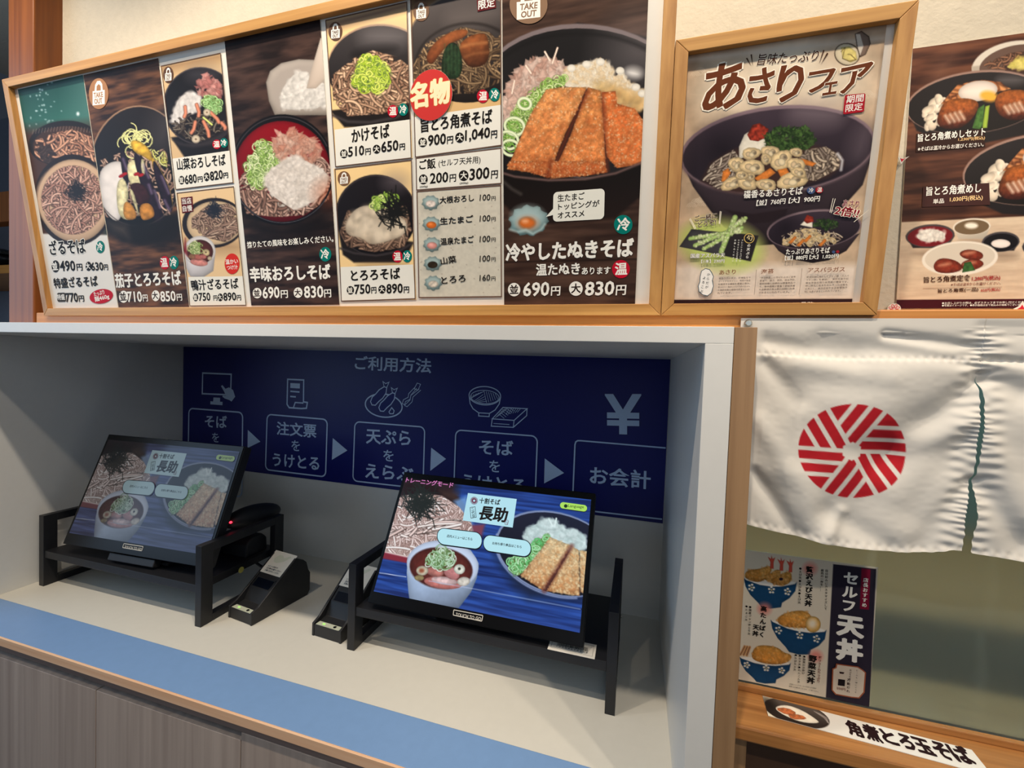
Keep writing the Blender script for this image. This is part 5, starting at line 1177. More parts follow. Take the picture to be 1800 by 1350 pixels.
# the big bowl
cv.poly([(130, 960), (200, 1120), (330, 1300), (430, 1420), (620, 1560), (900, 1540), (1050, 1490), (1280, 1300), (1450, 1110), (1530, 860)], (66, 54, 62), c2=(34, 26, 30), edge=.3, edgew=40, soft=2)
cv.f = F9; cv.poly([(430, 285), (520, 340), (640, 390), (760, 380), (880, 330), (900, 280), (640, 320)], (36, 26, 30), soft=3); cv.f = F7
cv.ell(825, 850, 722, 322, (132, 110, 118), -6, soft=2); cv.ell(826, 858, 704, 304, (64, 52, 62), -6, c2=(30, 24, 32), soft=2)
cv.ell(1100, 590, 150, 46, (150, 134, 140), 4, soft=50, a=.7); cv.ell(1440, 800, 50, 120, (112, 98, 106), 20, soft=40, a=.6); cv.ell(420, 850, 160, 150, (24, 18, 26), -30, soft=60, a=.8); cv.stroke(cv.pts_ell(825, 852, 718, 318, -6, 40, 15, 175), 14, (104, 86, 92), soft=6)
cv.poly([(260, 1080), (330, 950), (480, 860), (760, 760), (1100, 820), (1280, 880), (1310, 960), (1200, 1050), (900, 1150), (520, 1170), (380, 1140)], (60, 40, 36), soft=8)
cv.noodles([(270, 1080), (330, 960), (500, 850), (600, 1000), (480, 1150), (370, 1140)], 130, 18, (190, 178, 160), (112, 98, 90), 150, seed=3, bend=1.6, dirn=-35)
cv.noodles([(980, 860), (1180, 830), (1290, 900), (1270, 990), (1100, 1080), (1000, 1060)], 110, 20, (176, 160, 140), (104, 92, 84), 150, seed=6, bend=3)
cv.stroke([(1265, 880), (1300, 930), (1290, 1000)], 14, (220, 220, 224), soft=4)
cv.poly([(540, 830), (580, 740), (640, 700), (720, 720), (740, 820), (700, 880), (600, 900), (540, 920)], (240, 232, 214), noise=.08, ncell=8, edge=.25, edgew=20)
cv.poly([(600, 740), (640, 670), (690, 655), (760, 700), (740, 760), (680, 790), (620, 780)], (150, 50, 34), noise=.5, ncell=4, edge=.3, edgew=12)
cv.flakes([(720, 740), (820, 690), (960, 690), (1050, 690), (1100, 790), (1040, 850), (900, 860), (760, 840)], 380, 22, (88, 124, 60), (26, 46, 22), 4, a=.9)
def clam(cv, x, y, rx, ry, r, s=1):
    pts = cv.pts_ell(x, y, rx, ry, r, 26); pts = pts + (pts - (x, y)) * (.07 * np.sin(np.arange(26) * .72 + x) + .04 * np.sin(np.arange(26) * 2.4 + y))[:, None]
    cv.poly(pts, (236, 208, 158), edge=.4, edgew=14 * s, noise=.12, ncell=4, lit=.2, sm=1)
    c_, s_ = math.cos(math.radians(r)), math.sin(math.radians(r))
    for a, b, c0 in ((-.3, 0, (226, 200, 160)), (.25, -.1, (206, 184, 148)), (.05, .2, (240, 220, 180))): cv.ell(x + rx * (a * c_), y + rx * a * s_ + ry * b, rx * .3, ry * .42, c0, r, edge=.35, edgew=8 * s)
    cv.ell(x + rx * .4 * c_, y + rx * .4 * s_, rx * .12, ry * .16, (70, 62, 54), r, soft=4, a=.8)
def carrot(cv, p): cv.poly(p, (226, 132, 56), noise=.15, ncell=4, edge=.3, edgew=10)
carrot(cv, [(420, 1010), (460, 985), (480, 1020), (440, 1090), (410, 1085)]); carrot(cv, [(910, 910), (1020, 920), (1110, 950), (1080, 975), (930, 940)])
for c in ((630, 880, 70, 46, -10), (770, 870, 70, 50, 5), (520, 960, 60, 56, 20), (640, 980, 95, 56, 8), (850, 930, 90, 70, -40), (960, 870, 50, 34, 10), (960, 970, 70, 60, 30), (740, 920, 44, 40, 60)): clam(cv, *c)
carrot(cv, [(650, 1060), (770, 985), (810, 1020), (700, 1100)]); carrot(cv, [(820, 1000), (890, 985), (920, 1040), (850, 1060)])
for c in ((490, 1100, 90, 46, -20), (600, 1090, 60, 74, -60), (740, 1110, 78, 46, 8), (930, 1080, 115, 60, -10), (620, 1050, 40, 30, 0), (560, 1040, 50, 34, 0), (980, 1020, 60, 40, 20)): clam(cv, *c)
# raw clam drawing
cv.ell(1335, 150, 92, 80, (214, 200, 170), 15, edge=.2, edgew=10); cv.stroke(cv.pts_ell(1335, 150, 92, 80, 15, 30), 6, (52, 36, 26), closed=True); cv.poly([(1290, 100), (1350, 90), (1400, 130), (1410, 190), (1360, 210), (1300, 180)], (232, 214, 130), noise=.15, ncell=5, edge=.3, edgew=10); cv.stroke([(1290, 130), (1320, 100), (1300, 180), (1350, 200), (1400, 190), (1360, 150), (1340, 150)], 4, (80, 60, 30))
cv.poly([(1395, 0), (1440, -20), (1495, 20), (1505, 70), (1470, 150), (1430, 170), (1410, 100)], (120, 100, 88), edge=.2, edgew=10); cv.poly([(1395, 0), (1430, 0), (1455, 90), (1430, 160), (1410, 100)], (200, 190, 176)); cv.stroke([(1395, 0), (1440, -20), (1495, 20), (1505, 70), (1470, 150), (1430, 170), (1410, 100)], 5, (52, 36, 26), closed=True)
# asparagus board and the smaller bowl
cv.f = F9
cv.ell(410, 550, 310, 180, (186, 200, 108), 12, soft=24)
cv.poly([(190, 430), (680, 480), (625, 665), (100, 560)], (66, 64, 68), noise=.12, ncell=12, edge=.2, edgew=20); cv.poly([(480, 455), (684, 478), (626, 668), (400, 620)], (40, 36, 38), soft=2)
for a, b, w in (((180, 500), (440, 460), 36), ((215, 550), (480, 440), 36), ((280, 575), (560, 420), 34), ((410, 595), (510, 345), 46), ((470, 440), (590, 350), 30), ((500, 450), (560, 440), 26)): cv.stroke([a, b], w, (150, 176, 104), hl=.3); cv.blobs([(a[0] - 16, a[1] - 12), (b[0] - 10, b[1] - 14), (b[0] + 12, b[1] + 8), (a[0] + 14, a[1] + 14)], 26, 9, (226, 232, 190), (170, 190, 120), seed=3, a=.8)
cv.poly([(760, 500), (830, 590), (920, 650), (1080, 680), (1200, 660), (1330, 590), (1430, 460), (1100, 560)], (60, 48, 56), c2=(34, 26, 30), edge=.2, edgew=20)
cv.ell(1092, 430, 350, 142, (128, 108, 114), -6, soft=2); cv.ell(1092, 436, 338, 132, (56, 46, 56), -6, c2=(28, 22, 30)); cv.ell(880, 420, 70, 60, (24, 18, 26), -30, soft=30, a=.8)
cv.noodles([(830, 490), (1000, 420), (1250, 450), (1310, 490), (1230, 550), (950, 560)], 80, 10, (190, 176, 156), (120, 104, 94), 90, seed=3)
cv.poly([(990, 400), (1020, 370), (1080, 370), (1080, 420)], (238, 230, 214), edge=.2); cv.poly([(1015, 370), (1040, 325), (1085, 340), (1090, 375), (1040, 390)], (140, 46, 32), noise=.4, ncell=4, edge=.3)
cv.flakes([(1080, 400), (1120, 360), (1230, 360), (1280, 400), (1200, 440)], 110, 14, (78, 110, 56), (26, 44, 26), 4, a=.9)
rs = np.random.RandomState(3)
for k in range(26):
    x, y = rs.uniform(860, 1240), rs.uniform(440, 550); y = max(y, 560 - (x - 820) * .5 if x < 960 else 430); clam(cv, x, y, 32, 20, rs.uniform(-50, 50), .5)
for x, y in ((900, 500), (960, 520), (1120, 520), (1010, 490)): carrot(cv, [(x, y + 30), (x + 50, y - 20), (x + 66, y - 8), (x + 24, y + 40)])
d = Decal(SH, fr=F7, n=.0009)
BRN = (104, 54, 30); HAL = (250, 242, 224); DBR = (70, 40, 26)
d.text('旨味たっぷり', 668, 232, 1112, 202, 82, DBR, .014, shear=.12, halo=HAL, hb=.03)
for pg in ([(590, 180), (600, 176), (632, 240)], [(624, 152), (634, 150), (642, 240)], [(1128, 222), (1158, 118), (1168, 122)], [(1142, 224), (1186, 138), (1196, 146)]): d.poly(pg, DBR)
for ch, x0, y0, x1, y1, h in (('あ', 268, 590, 572, 520, 330), ('さ', 588, 520, 764, 492, 245), ('り', 802, 512, 990, 478, 262), ('フ', 1030, 440, 1218, 410, 150), ('ェ', 1150, 456, 1250, 440, 88), ('ア', 1268, 448, 1496, 400, 186)):
    d.text(ch, x0, y0, x1, y1, h, BRN, .026, shear=.12, halo=HAL, hb=.03)
d.rrect([(1316, 452), (1468, 438), (1456, 574), (1302, 594)], .08, 0, RED, (166, 24, 40)); d.text('期間', 1324, 514, 1450, 500, 56, WHT, .012); d.text('限定', 1318, 578, 1444, 562, 56, WHT, .012)
d.f = F9
d.text('磯香るあさりそば', 572, 208, 1004, 178, 58, WHT, .018, halo=(60, 44, 44), hb=.03)
d.ell(1066, 148, 30, 26, (60, 80, 120)); d.text('冷', 1048, 164, 1084, 162, 34, WHT, .01); d.ell(1128, 144, 28, 24, (150, 30, 44)); d.text('温', 1110, 160, 1146, 158, 34, WHT, .01)
d.text('【並】760円', 664, 262, 876, 246, 42, WHT, .018, .06); d.text('【大】900円', 900, 244, 1128, 228, 42, WHT, .018, .06)
d.text('ご一緒に', 214, 378, 378, 352, 44, DBR, .016, halo=HAL, hb=.03); d.text('どうぞ!', 238, 420, 370, 398, 40, DBR, .016, halo=HAL, hb=.03)
for a, b in (((174, 358), (214, 432)), ((180, 352), (222, 428)), ((392, 392), (400, 300)), ((398, 394), (408, 302))): d.stroke([a, b], 4, HAL)
d.text('あさり', 1292, 266, 1410, 276, 50, (120, 26, 60), .016, halo=HAL, hb=.03); d.text('2倍!!', 1232, 326, 1404, 352, 70, (130, 24, 40), .03, halo=HAL)
for a, b in (((1204, 310), (1228, 206)), ((1214, 314), (1244, 208)), ((1380, 380), (1490, 290))): d.stroke([a, b], 4, HAL)
d.text('国産アスパラ天', 182, 646, 434, 640, 34, WHT, .02, halo=(50, 56, 30), hb=.03); d.text('【1本】230円', 260, 682, 430, 678, 26, WHT, .015, halo=(50, 56, 30), hb=.03)
d.ellring(612, 500, 36, 34, 5, (214, 180, 100)); d.text('旬', 592, 518, 634, 516, 40, (232, 214, 160), .015); d.vtext('の天ぷら', 610, 552, 598, 636, 25, WHT, .018)
for k, s_ in enumerate(('フレッシュアスパラの', 'シャキッとした食感を', 'お楽しみください')): d.vtext(s_, 562 - k * 26, 514, 545 - k * 26, 664, 15, WHT, .01)
d.text('たっぷりあさりそば', 880, 620, 1200, 608, 42, WHT, .02, halo=(60, 44, 44), hb=.03); d.ell(1230, 600, 12, 11, (60, 80, 120)); d.ell(1260, 598, 12, 11, (150, 30, 44))
d.text('【並】880円', 872, 662, 1036, 656, 34, WHT, .018); d.text('【大】1,020円', 1052, 656, 1264, 646, 34, WHT, .018)
for pg, c in (([(252, 780), (262, 740), (290, 722), (320, 728), (336, 750), (350, 780), (342, 810), (350, 850), (334, 900), (306, 922), (272, 914), (244, 890), (238, 850), (250, 820)], (60, 84, 100)),): d.poly(pg, (240, 236, 230)); d.ring(pg, 5, c)
d.vtext('からだが', 314, 766, 300, 858, 24, BLK, .008); d.vtext('よろこぶ', 282, 790, 262, 888, 24, BLK, .008)
for s_, x0, x1, y in (('あさり', 392, 512, 768), ('海苔', 698, 790, 762), ('アスパラガス', 1042, 1310, 750)): d.text(s_, x0, y, x1, y - 6, 34, (130, 84, 60), .014)
T1 = ('貧血予防の鉄分、肝機能をサ', 'ポートするタウリン、味覚や免疫', 'を維持する亜鉛を豊富に含み、', '低カロリー高タンパクでダイエット', 'や美肌効果も期待できるといわ', 'れています。')
T2 = ('「海の野菜」と呼ばれるほど栄養', '豊富で、腸活、美肌、貧血予防、', '疲労回復に効果的な健康食品で', 'す。食物繊維が豊富で便秘改善', 'や血糖値の急上昇の抑制に効果', 'があるといわれています。')
T3 = ('疲労回復に特化したアミノ酸「アスパ', 'ラギン酸」を筆頭に、美肌効果や妊', '娠を手助を担う栄養素が豊富です。', '特に穂先に含まれるルチンは血管を', '丈夫にし、高血圧症や生活習慣病予', '防に効果があるといわれています。')
for T_, x0, x1, y, dx in ((T1, 388, 622, 802, -2), (T2, 690, 952, 798, -2), (T3, 1030, 1340, 792, -3)):
    for k, s_ in enumerate(T_): w_ = (x1 - x0) * (.45 if (k == 5 and T_ is T1) else .85 if k == 5 else 1); d.text(s_, x0 + k * dx, y + k * 21.5, x0 + k * dx + w_, y + k * 21.5 - w_ * .03, 15, (84, 66, 56), .004)
for a, b in (((664, 730), (648, 914)), ((998, 720), (976, 912))): d.stroke([a, b], 2.5, (120, 96, 84))
d.text('長助', 984, 985, 1080, 984, 18, WHT, .01); d.stroke([(250, 984), (660, 982)], 4, (190, 180, 168))
fin(cv, d, o)

# ---------------------------------------------------------------- braised pork poster on the wall
FR = Fr(1560, 40, 2.5958); WP = yplane(YW - .0035)
q = [(1603, 87), (1900, 43), (1900, 540.5), (1576, 543)]
o = tag(sheet('pork_rice_poster', q, 'wall poster of braised pork rice bowls, cut off by the picture edge', None, plane=WP, th=.003), None, 'poster')
cv = Canvas(WP, q, (76, 44, 32)); cv.grain((50, 26, 20), (108, 66, 46), 'x', (3, 40), 4); cv.f = FR
cv.poly([(190, 300), (240, 180), (300, 150), (240, 260), (210, 330)], (140, 100, 80), soft=40, a=.5)
cv.poly([(30, 912), (900, 870), (900, 1330), (30, 1340)], (206, 184, 158), soft=2, noise=.05, ncell=8); cv.grain((190, 166, 142), (214, 194, 168), 'x', (6, 80), 7, .6, [(60, 915), (900, 875), (900, 1262), (50, 1262)])
cv.poly([(40, 1264), (900, 1258), (900, 1306), (40, 1308)], (62, 16, 24))
cv.ell(560, 180, 180, 92, (206, 198, 184), -14, soft=2); cv.poly([(384, 200), (390, 240), (640, 220), (640, 170)], (170, 160, 146), soft=3); cv.ell(575, 182, 160, 76, (96, 74, 64), -14); cv.ell(640, 185, 110, 56, (60, 40, 34), -14)
cv.noodles([(430, 190), (560, 140), (700, 120), (700, 220), (460, 210)], 50, 10, (130, 92, 70), (80, 54, 42), 80, seed=2); heap(cv, [(540, 200), (600, 160), (700, 150), (700, 210), (560, 212)], 40, 12, (236, 220, 130), (190, 176, 80), 3)
def donburi(ox, oy, k=1.0, egg=True):
    T_ = lambda pts: [(ox + x * k, oy + y * k) for x, y in pts]
    cv.poly(T_([(-262, 20), (-230, 100), (-120, 150), (60, 160), (260, 120), (330, 0)]), (28, 24, 26), soft=3)
    cv.ell(ox + 40 * k, oy - 30 * k, 320 * k, 142 * k, (150, 120, 108), -7, soft=2); cv.ell(ox + 41 * k, oy - 26 * k, 314 * k, 136 * k, (34, 30, 32), -7, c2=(22, 18, 18)); cv.ell(ox + 200 * k, oy - 130 * k, 60 * k, 16 * k, (130, 126, 128), 0, soft=16, a=.6)
    cv.blobs(T_([(-210, 40), (-150, -40), (-90, -60), (-60, 40), (-130, 90), (-190, 90)]), 60, 15 * k, (244, 232, 214), (206, 190, 168), seed=3)
    cv.noodles(T_([(-120, -20), (-40, -110), (60, -130), (160, -120), (200, -90), (60, -60)]), 40, 24 * k, (190, 130, 80), (140, 84, 50), 70, seed=4, shade=(90, 44, 24))
    if egg: cv.ell(ox + 50 * k, oy - 80 * k, 90 * k, 46 * k, (240, 226, 214), -8, edge=.25, edgew=20); cv.ell(ox + 100 * k, oy - 56 * k, 40 * k, 24 * k, (236, 170, 60), 10, soft=6)
    for pg in ([(-130, 20), (-100, -40), (0, -50), (60, -30), (40, 30), (-20, 90), (-100, 96), (-140, 70)], [(120, -30), (150, -80), (260, -90), (330, -50), (320, 20), (230, 60), (150, 40)]):
        cv.poly(T_(pg), (196, 108, 44), c2=(70, 26, 22), noise=.3, ncell=4, edge=.4, edgew=18, sm=2)
        cx, cy = np.mean(T_(pg), 0)
        for j in range(4): cv.stroke([(cx - 50 * k + j * 22 * k, cy + 10 * k - j * 6 * k), (cx - 30 * k + j * 22 * k, cy + 40 * k - j * 5 * k)], 12 * k, (246, 226, 206), soft=5, a=.75)
    cv.poly(T_([(24, 90), (50, 0), (80, -20), (76, 70), (60, 96)]), (70, 112, 50), noise=.3, ncell=4, edge=.3); cv.poly(T_([(70, 90), (84, -10), (104, -16), (92, 88)]), (166, 196, 70), edge=.3)
donburi(362, 392); donburi(662, 700, 1.15)
def cup(x, y, rx, ry, co, ci, h):
    cv.ell(x + 10, y + h + ry * .5, rx * .8, ry * .4, (120, 100, 84), soft=12, a=.6); cv.poly([(x - rx, y), (x - rx * .7, y + h), (x + rx * .7, y + h), (x + rx, y)], co, soft=2, lit=.2); cv.ell(x, y, rx, ry, tuple(min(255, v + 30) for v in co), -4, soft=1.5); cv.ell(x, y + 3, rx * .92, ry * .88, ci, -4)
cup(194, 972, 112, 52, (40, 30, 32), (110, 20, 28), 56); heap(cv, [(126, 980), (150, 950), (200, 940), (262, 955), (262, 990), (180, 1004)], 60, 9, (248, 244, 236), (214, 206, 196), 3)
cup(384, 930, 86, 38, (190, 180, 164), (110, 90, 66), 56); cv.ell(382, 926, 30, 14, (236, 230, 214), soft=4)
cup(516, 1000, 86, 46, (34, 30, 34), (20, 18, 22), 40); cv.ell(516, 1008, 44, 20, (240, 228, 220), edge=.2)
cup(700, 1020, 86, 46, (34, 30, 34), (20, 18, 22), 40)
cv.ell(330, 1075, 174, 78, (226, 218, 204), -4, soft=2); cv.ell(330, 1072, 160, 66, (206, 196, 180), -4)
for pg in ([(205, 1105), (240, 1070), (320, 1085), (350, 1125), (290, 1145), (220, 1140)], [(320, 1050), (370, 1030), (440, 1050), (430, 1085), (350, 1080)], [(330, 1095), (400, 1070), (450, 1100), (400, 1130), (340, 1130)]): cv.poly(pg, (130, 50, 34), noise=.25, ncell=4, edge=.35, edgew=10, sm=2); x_, y_ = np.mean(pg, 0); cv.ell(x_ - 10, y_ - 8, 30, 7, (206, 140, 110), -10, soft=5, a=.8)
cv.poly([(340, 1140), (350, 1095), (380, 1090), (400, 1130)], (56, 100, 50), noise=.3, edge=.3)
d = Decal(WP, fr=FR, n=.0012)
d.poly([(130, 508), (440, 486), (444, 566), (128, 592)], (50, 32, 28)); d.text('旨とろ角煮めしセット', 136, 546, 444, 516, 36, WHT, .022); d.text('1,230円(税込)', 320, 544, 442, 536, 18, (240, 200, 140), .01); d.text('※そばは温冷からお選びください。', 136, 588, 436, 566, 20, WHT, .01)
d.poly([(160, 750), (462, 732), (466, 832), (156, 842)], (64, 38, 36)); d.text('旨とろ角煮めし', 174, 792, 424, 776, 42, WHT, .022); d.text('単品', 206, 828, 256, 824, 22, WHT, .012); d.text('1,030円(税込)', 282, 822, 432, 812, 26, (244, 208, 150), .014)
d.text('旨とろ角煮定食', 164, 1188, 376, 1178, 28, DBR, .016); d.text('1,280円(税込)', 384, 1182, 512, 1176, 24, (160, 30, 40), .014); d.text('※そばは温冷からお選びください。', 288, 1202, 514, 1196, 14, (120, 60, 50), .006)
d.stroke([(160, 1212), (520, 1206)], 2, (160, 130, 110)); d.text('旨とろ角煮(一品)', 228, 1236, 412, 1228, 20, DBR, .016); d.text('850円(税込)', 424, 1232, 512, 1226, 18, (160, 30, 40), .012)
d.text('●お召し上がりの際は、必ずスタッフまでお申し付けください。', 246, 1285, 640, 1280, 10, WHT, .006); d.text('●写真はイメージです。●表示価格は全て税込みの価格でございます。', 246, 1296, 620, 1292, 10, WHT, .006)
fin(cv, d, o)
WP2 = yplane(YW - .0065)
def flower(cx, cy, r, lb):
    c0 = WP2.uv([(cx, cy)])[0]; r0 = WP2.uv([(cx + r, cy)])[0][0] - c0[0]
    o = MB().cyl(WP2.pt(c0[0], c0[1], 0), WP2.N, r0, .0015, 28).build('round_magnet', 'white_card'); tag(o, lb, 'magnet')
    d = Decal(WP2.lift(.0015), n=.0002)
    for k in range(8):
        t = 2 * math.pi * (k + .5) / 8; uv = [c0 + r0 * np.array((math.cos(t) * a + math.cos(t + 1.57) * b, math.sin(t) * a + math.sin(t + 1.57) * b)) for a, b in ((.2, 0), (.5, .17), (.82, .1), (.86, 0), (.82, -.1), (.5, -.17))]
        keep = d.uv; d.uv = lambda p, uv=uv: np.array(uv); kw = d.wuv; d.wuv = lambda a_, w_: r0 * .08; d.stroke(uv, 1, (206, 70, 80), closed=True); d.uv = keep; d.wuv = kw
    d.build('flower_print', 'printed_ink', o)
flower(1571, 543.5, 12, 'round white magnet with a red flower at the lower corner of the pork poster')
def tri(pts, lb):
    uv = WP2.uv(pts); n = len(uv); vs = [WP2.pt(u, v, d_) for d_ in (0, .0015) for u, v in uv]
    o = MB().add(vs, [tuple(range(n)), tuple(range(2 * n - 1, n - 1, -1))] + [(i, i + n, (i + 1) % n + n, (i + 1) % n) for i in range(n)]).build('corner_magnet', 'white_card'); tag(o, lb, 'magnet')
    d = Decal(WP2.lift(.0015), n=.0002); c = np.mean(pts, 0); d.poly([tuple(c + (np.array(p) - c) * .55) for p in pts], (196, 40, 56)); d.build('red_print', 'printed_ink', o)
tri([(1578, 276), (1588, 279), (1598, 275), (1588, 283), (1583, 289)], 'small pointed red and white magnet on the side edge of the pork poster')
tri([(1781, 543), (1791, 538), (1797, 529), (1803, 540), (1812, 546), (1800, 556), (1792, 549)], 'pointed red and white magnet under the pork poster by the noren top')

# ---------------------------------------------------------------- rice bowl notice behind the glass edge
FT = Fr(1290, 960, 4.6556); TP = yplane(YG - .0012)
q = [(1296, 964.5), (1543, 998), (1528, 1243), (1284, 1190)]
o = tag(sheet('rice_bowl_notice', q, 'beige and navy notice with three blue rice bowls taped to the frosted window', None, plane=TP, th=.0008), None, 'poster')
cv = Canvas(TP, q, (214, 204, 186), step=1.1); cv.f = FT
cv.poly([(812, 146), (1165, 186), (1110, 1320), (752, 1240)], (42, 38, 52), soft=1.2)
cv.poly([(1044, 180), (1118, 190), (1104, 520), (1030, 512)], (122, 22, 50), soft=1.2)
def tendon(x0, y0, w, h, tilt, top):
    NV = (24, 66, 104)
    T_ = lambda pts: [(x0 + x * w, y0 + y * h + x * w * tilt) for x, y in pts]
    cv.poly(T_([(.02, .02), (.5, -.14), (.98, .02), (.9, .14), (.5, .22), (.1, .14)]), (232, 228, 220)); top(T_)
    cv.poly(T_([(0, 0), (.04, .06), (.3, .19), (.5, .22), (.7, .20), (.96, .08), (1, 0), (.97, .32), (.86, .58), (.72, .76), (.70, .92), (.5, .99), (.33, .96), (.27, .82), (.12, .56), (.03, .28)]), NV, edge=.15, edgew=14, noise=.04)
    for fx, fy in ((.14, .3), (.52, .34), (.82, .36)):
        for j in range(5):
            a = 2 * math.pi * j / 5 + fx * 9; p = T_([(fx + .045 * math.cos(a), fy + .10 * math.sin(a))])[0]; cv.ell(p[0], p[1], 10, 8, (226, 220, 206))
        p = T_([(fx, fy)])[0]; cv.ell(p[0], p[1], 6, 6, (220, 190, 110))
GO = (222, 160, 74)
def fry(pg, sd=3): cv.poly(pg, GO, c2=(206, 136, 60), noise=.22, ncell=5, edge=.35, edgew=16, seed=sd, sm=2); cv.blobs(pg, 60, 9, (242, 196, 120), (206, 140, 70), seed=sd, a=.5)
def prawns(T_):
    for bx, pg, tl in ((0, [(.0, -.06), (.06, -.3), (.3, -.36), (.46, -.5), (.54, -.42), (.46, -.1), (.30, .12), (.1, .06)], (.52, -.6)), (1, [(.3, -.08), (.5, -.22), (.62, -.4), (.70, -.34), (.66, -.05), (.5, .08)], (.70, -.55)), (2, [(.48, .02), (.62, -.14), (.82, -.36), (.90, -.3), (.9, -.02), (.78, .16), (.56, .16)], (.87, -.52))):
        fry(T_(pg), 3 + bx)
        x, y = tl; cv.poly(T_([(x - .03, y + .2), (x - .02, y - .02), (x - .07, y - .2), (x - .01, y - .14), (x, y - .26), (x + .02, y - .14), (x + .07, y - .2), (x + .04, y - .02), (x + .04, y + .2)]), (214, 84, 66), edge=.2)
    cv.ell(*T_([(.70, -.06)])[0], 16, 12, (40, 30, 50))
tendon(82, 262, 434, 236, .07, prawns)
def cutlet(T_):
    fry(T_([(.1, -.02), (.2, -.26), (.5, -.5), (.68, -.48), (.74, -.3), (.72, .0), (.56, .1), (.2, .16)]), 5); p = T_([(.76, -.1)])[0]; cv.ell(p[0], p[1], 62, 66, (226, 176, 96), edge=.3, edgew=14, noise=.12, ncell=4); cv.ell(p[0] - 6, p[1] - 6, 34, 36, (238, 224, 200), soft=8)
tendon(300, 602, 458, 246, .18, cutlet)
def veg(T_):
    fry(T_([(.22, -.1), (.3, -.5), (.46, -.62), (.74, -.6), (.86, -.4), (1.0, -.36), (1.02, -.2), (.9, .06), (.6, .18), (.3, .1)]), 8)
    for k in range(12): a, b = T_([(.3 + .05 * k, -.4 + .03 * (k % 4)), (.33 + .05 * k, -.2 + .05 * (k % 3))]); cv.stroke([a, b], 9, (196, 130, 60), soft=4, a=.6)
    for k in range(3): a, b = T_([(.02 + .06 * k, -.1), (.1 + .05 * k, -.46)]); cv.stroke([a, b], 22, (214, 160, 100), hl=.2); cv.stroke([a, b], 8, (50, 26, 44), a=.8)
tendon(46, 905, 420, 196, .12, veg)
for x, y in ((622, 184), (250, 512), (668, 900)): cv.ell(x, y, 52, 46, (222, 128, 116), soft=10, a=.85)
d = Decal(TP, fr=FT, n=.0008)
d.vtext('セルフ', 958, 262, 938, 486, 118, WHT, .04); d.vtext('天丼', 950, 650, 944, 850, 200, WHT, .06)
d.vtext('店長おすすめ', 1078, 276, 1066, 480, 40, WHT, .02)
d.vtext('贅沢えび天丼', 618, 190, 608, 466, 56, BLK, .04); d.vtext('●えび天●えび天●えび天', 544, 182, 534, 460, 24, BLK, .01)
d.vtext('自分好みにカスタマイズして', 758, 200, 750, 510, 24, BLK, .006); d.vtext('最高の一杯を!!', 722, 196, 716, 360, 24, BLK, .006)
d.vtext('高たんぱく', 244, 510, 228, 720, 48, BLK, .035); d.vtext('天丼', 180, 660, 176, 712, 48, BLK, .035); d.vtext('●国産ジャンボとり天', 134, 496, 124, 714, 22, BLK, .01); d.vtext('●たまご天', 104, 490, 100, 600, 20, BLK, .01)
d.vtext('野菜天丼', 644, 916, 628, 1094, 60, BLK, .04); d.vtext('ボリュームたっぷり', 704, 906, 690, 1100, 26, (120, 50, 40), .012); d.vtext('●野菜かき揚げ', 576, 900, 566, 1036, 20, BLK, .01); d.vtext('●なす天●れんこん天', 540, 892, 528, 1106, 20, BLK, .01); d.vtext('●かぼちゃ天', 506, 888, 496, 1006, 20, BLK, .01)
d.text('※写真はイメージです。仕入れ状況により内容が', 452, 1128, 672, 1166, 12, BLK, .004); d.text('変更となる場合がございます。ご了承ください。', 448, 1146, 690, 1192, 12, BLK, .004)
pl8 = [(838, 960), (880, 966), (1010, 984), (1050, 1010), (1072, 1030), (1060, 1190), (1020, 1236), (960, 1230), (830, 1206), (800, 1170), (806, 1000), (832, 990)]
d.poly(pl8, (204, 192, 176)); d.ring(pl8, 10, (150, 84, 58))
d.vtext('ビールも一緒にどうぞ', 1004, 1012, 992, 1190, 16, BLK, .004); d.vtext('天ぷらの友', 950, 1010, 944, 1080, 18, (60, 30, 30), .012); d.vtext('万能だれ', 936, 1090, 930, 1180, 26, (60, 30, 30), .02)
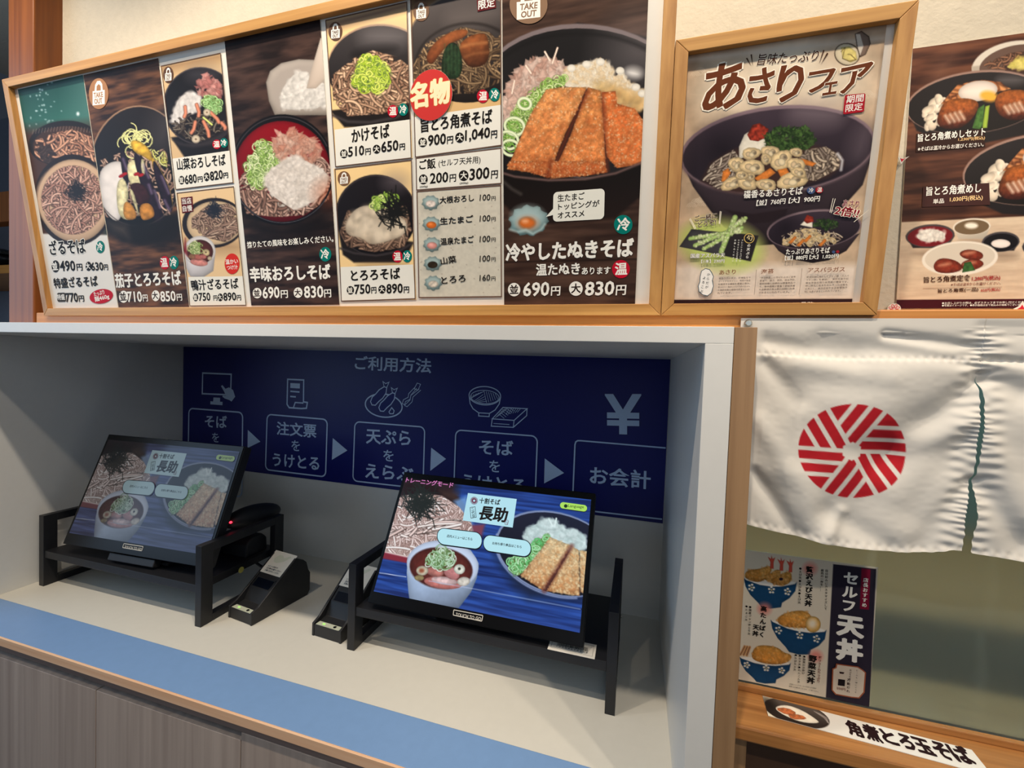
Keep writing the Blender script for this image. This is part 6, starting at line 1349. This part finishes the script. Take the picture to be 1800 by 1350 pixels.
d.poly([(850, 1080), (906, 1088), (902, 1140), (846, 1132)], (30, 24, 28)); d.poly([(858, 1020), (900, 1026), (892, 1040), (862, 1036)], (50, 34, 34)); d.text('550円', 838, 1166, 908, 1178, 22, (120, 60, 50), .012)
fin(cv, d, o)

# ---------------------------------------------------------------- long card on the ledge
a = at((1340, 1223), 2, -.8572); b = at((1711, 1319), 2, -.8572); Ux = (b - a) / np.linalg.norm(b - a)
CP = Plane((0, .15, -.8568), Ux, (-Ux[1], Ux[0], 0)); FC = Fr(1290, 1180, 3.529)
q = [(1340, 1223), (1711, 1319), (1744, 1366), (1350.5, 1257.5)]
o = tag(sheet('name_card', q, 'long white card with brush lettering and a small bowl photo on the ledge', None, plane=CP, th=.0008), None, 'card')
cv = Canvas(CP, q, (226, 222, 216)); cv.f = FC
cv.poly([(180, 150), (300, 178), (330, 330), (215, 278)], (236, 226, 200), soft=10)
cv.ell(390, 262, 212, 74, (50, 40, 36), 17, soft=1.5); cv.ell(392, 256, 200, 62, (96, 88, 82), 17, c2=(40, 32, 30)); cv.ell(220, 205, 60, 30, (26, 22, 20), 40, soft=20, a=.8)
cv.poly([(245, 225), (320, 205), (420, 240), (500, 290), (540, 325), (420, 320), (300, 270)], (242, 232, 216), noise=.05, edge=.2, sm=2)
for pg in ([(250, 230), (330, 225), (400, 265), (330, 275)], [(330, 265), (420, 270), (460, 300), (360, 300)]): cv.poly(pg, (196, 110, 66), noise=.3, ncell=3, edge=.3, sm=1)
for k in range(3): cv.stroke([(500 + k * 14, 250 + k * 6), (560 + k * 8, 290), (585, 320)], 4, (190, 180, 176), soft=3)
d = Decal(CP, fr=FC, n=.0008)
xs = [(712, 326), (840, 372), (935, 388), (1055, 440), (1150, 440), (1268, 480), (1375, 500)]
for k, (ch, x0, y0, x1, y1, h) in enumerate((('角', 722, 392, 812, 418, 96), ('煮', 830, 420, 930, 450, 100), ('と', 940, 440, 1030, 466, 84), ('ろ', 1046, 470, 1136, 500, 90), ('玉', 1152, 500, 1260, 530, 90), ('そ', 1268, 528, 1370, 560, 96), ('ば', 1392, 560, 1520, 590, 100))):
    d.text(ch, x0, y0, x1, y1, h * .82, (40, 22, 24), .05)
fin(cv, d, o)
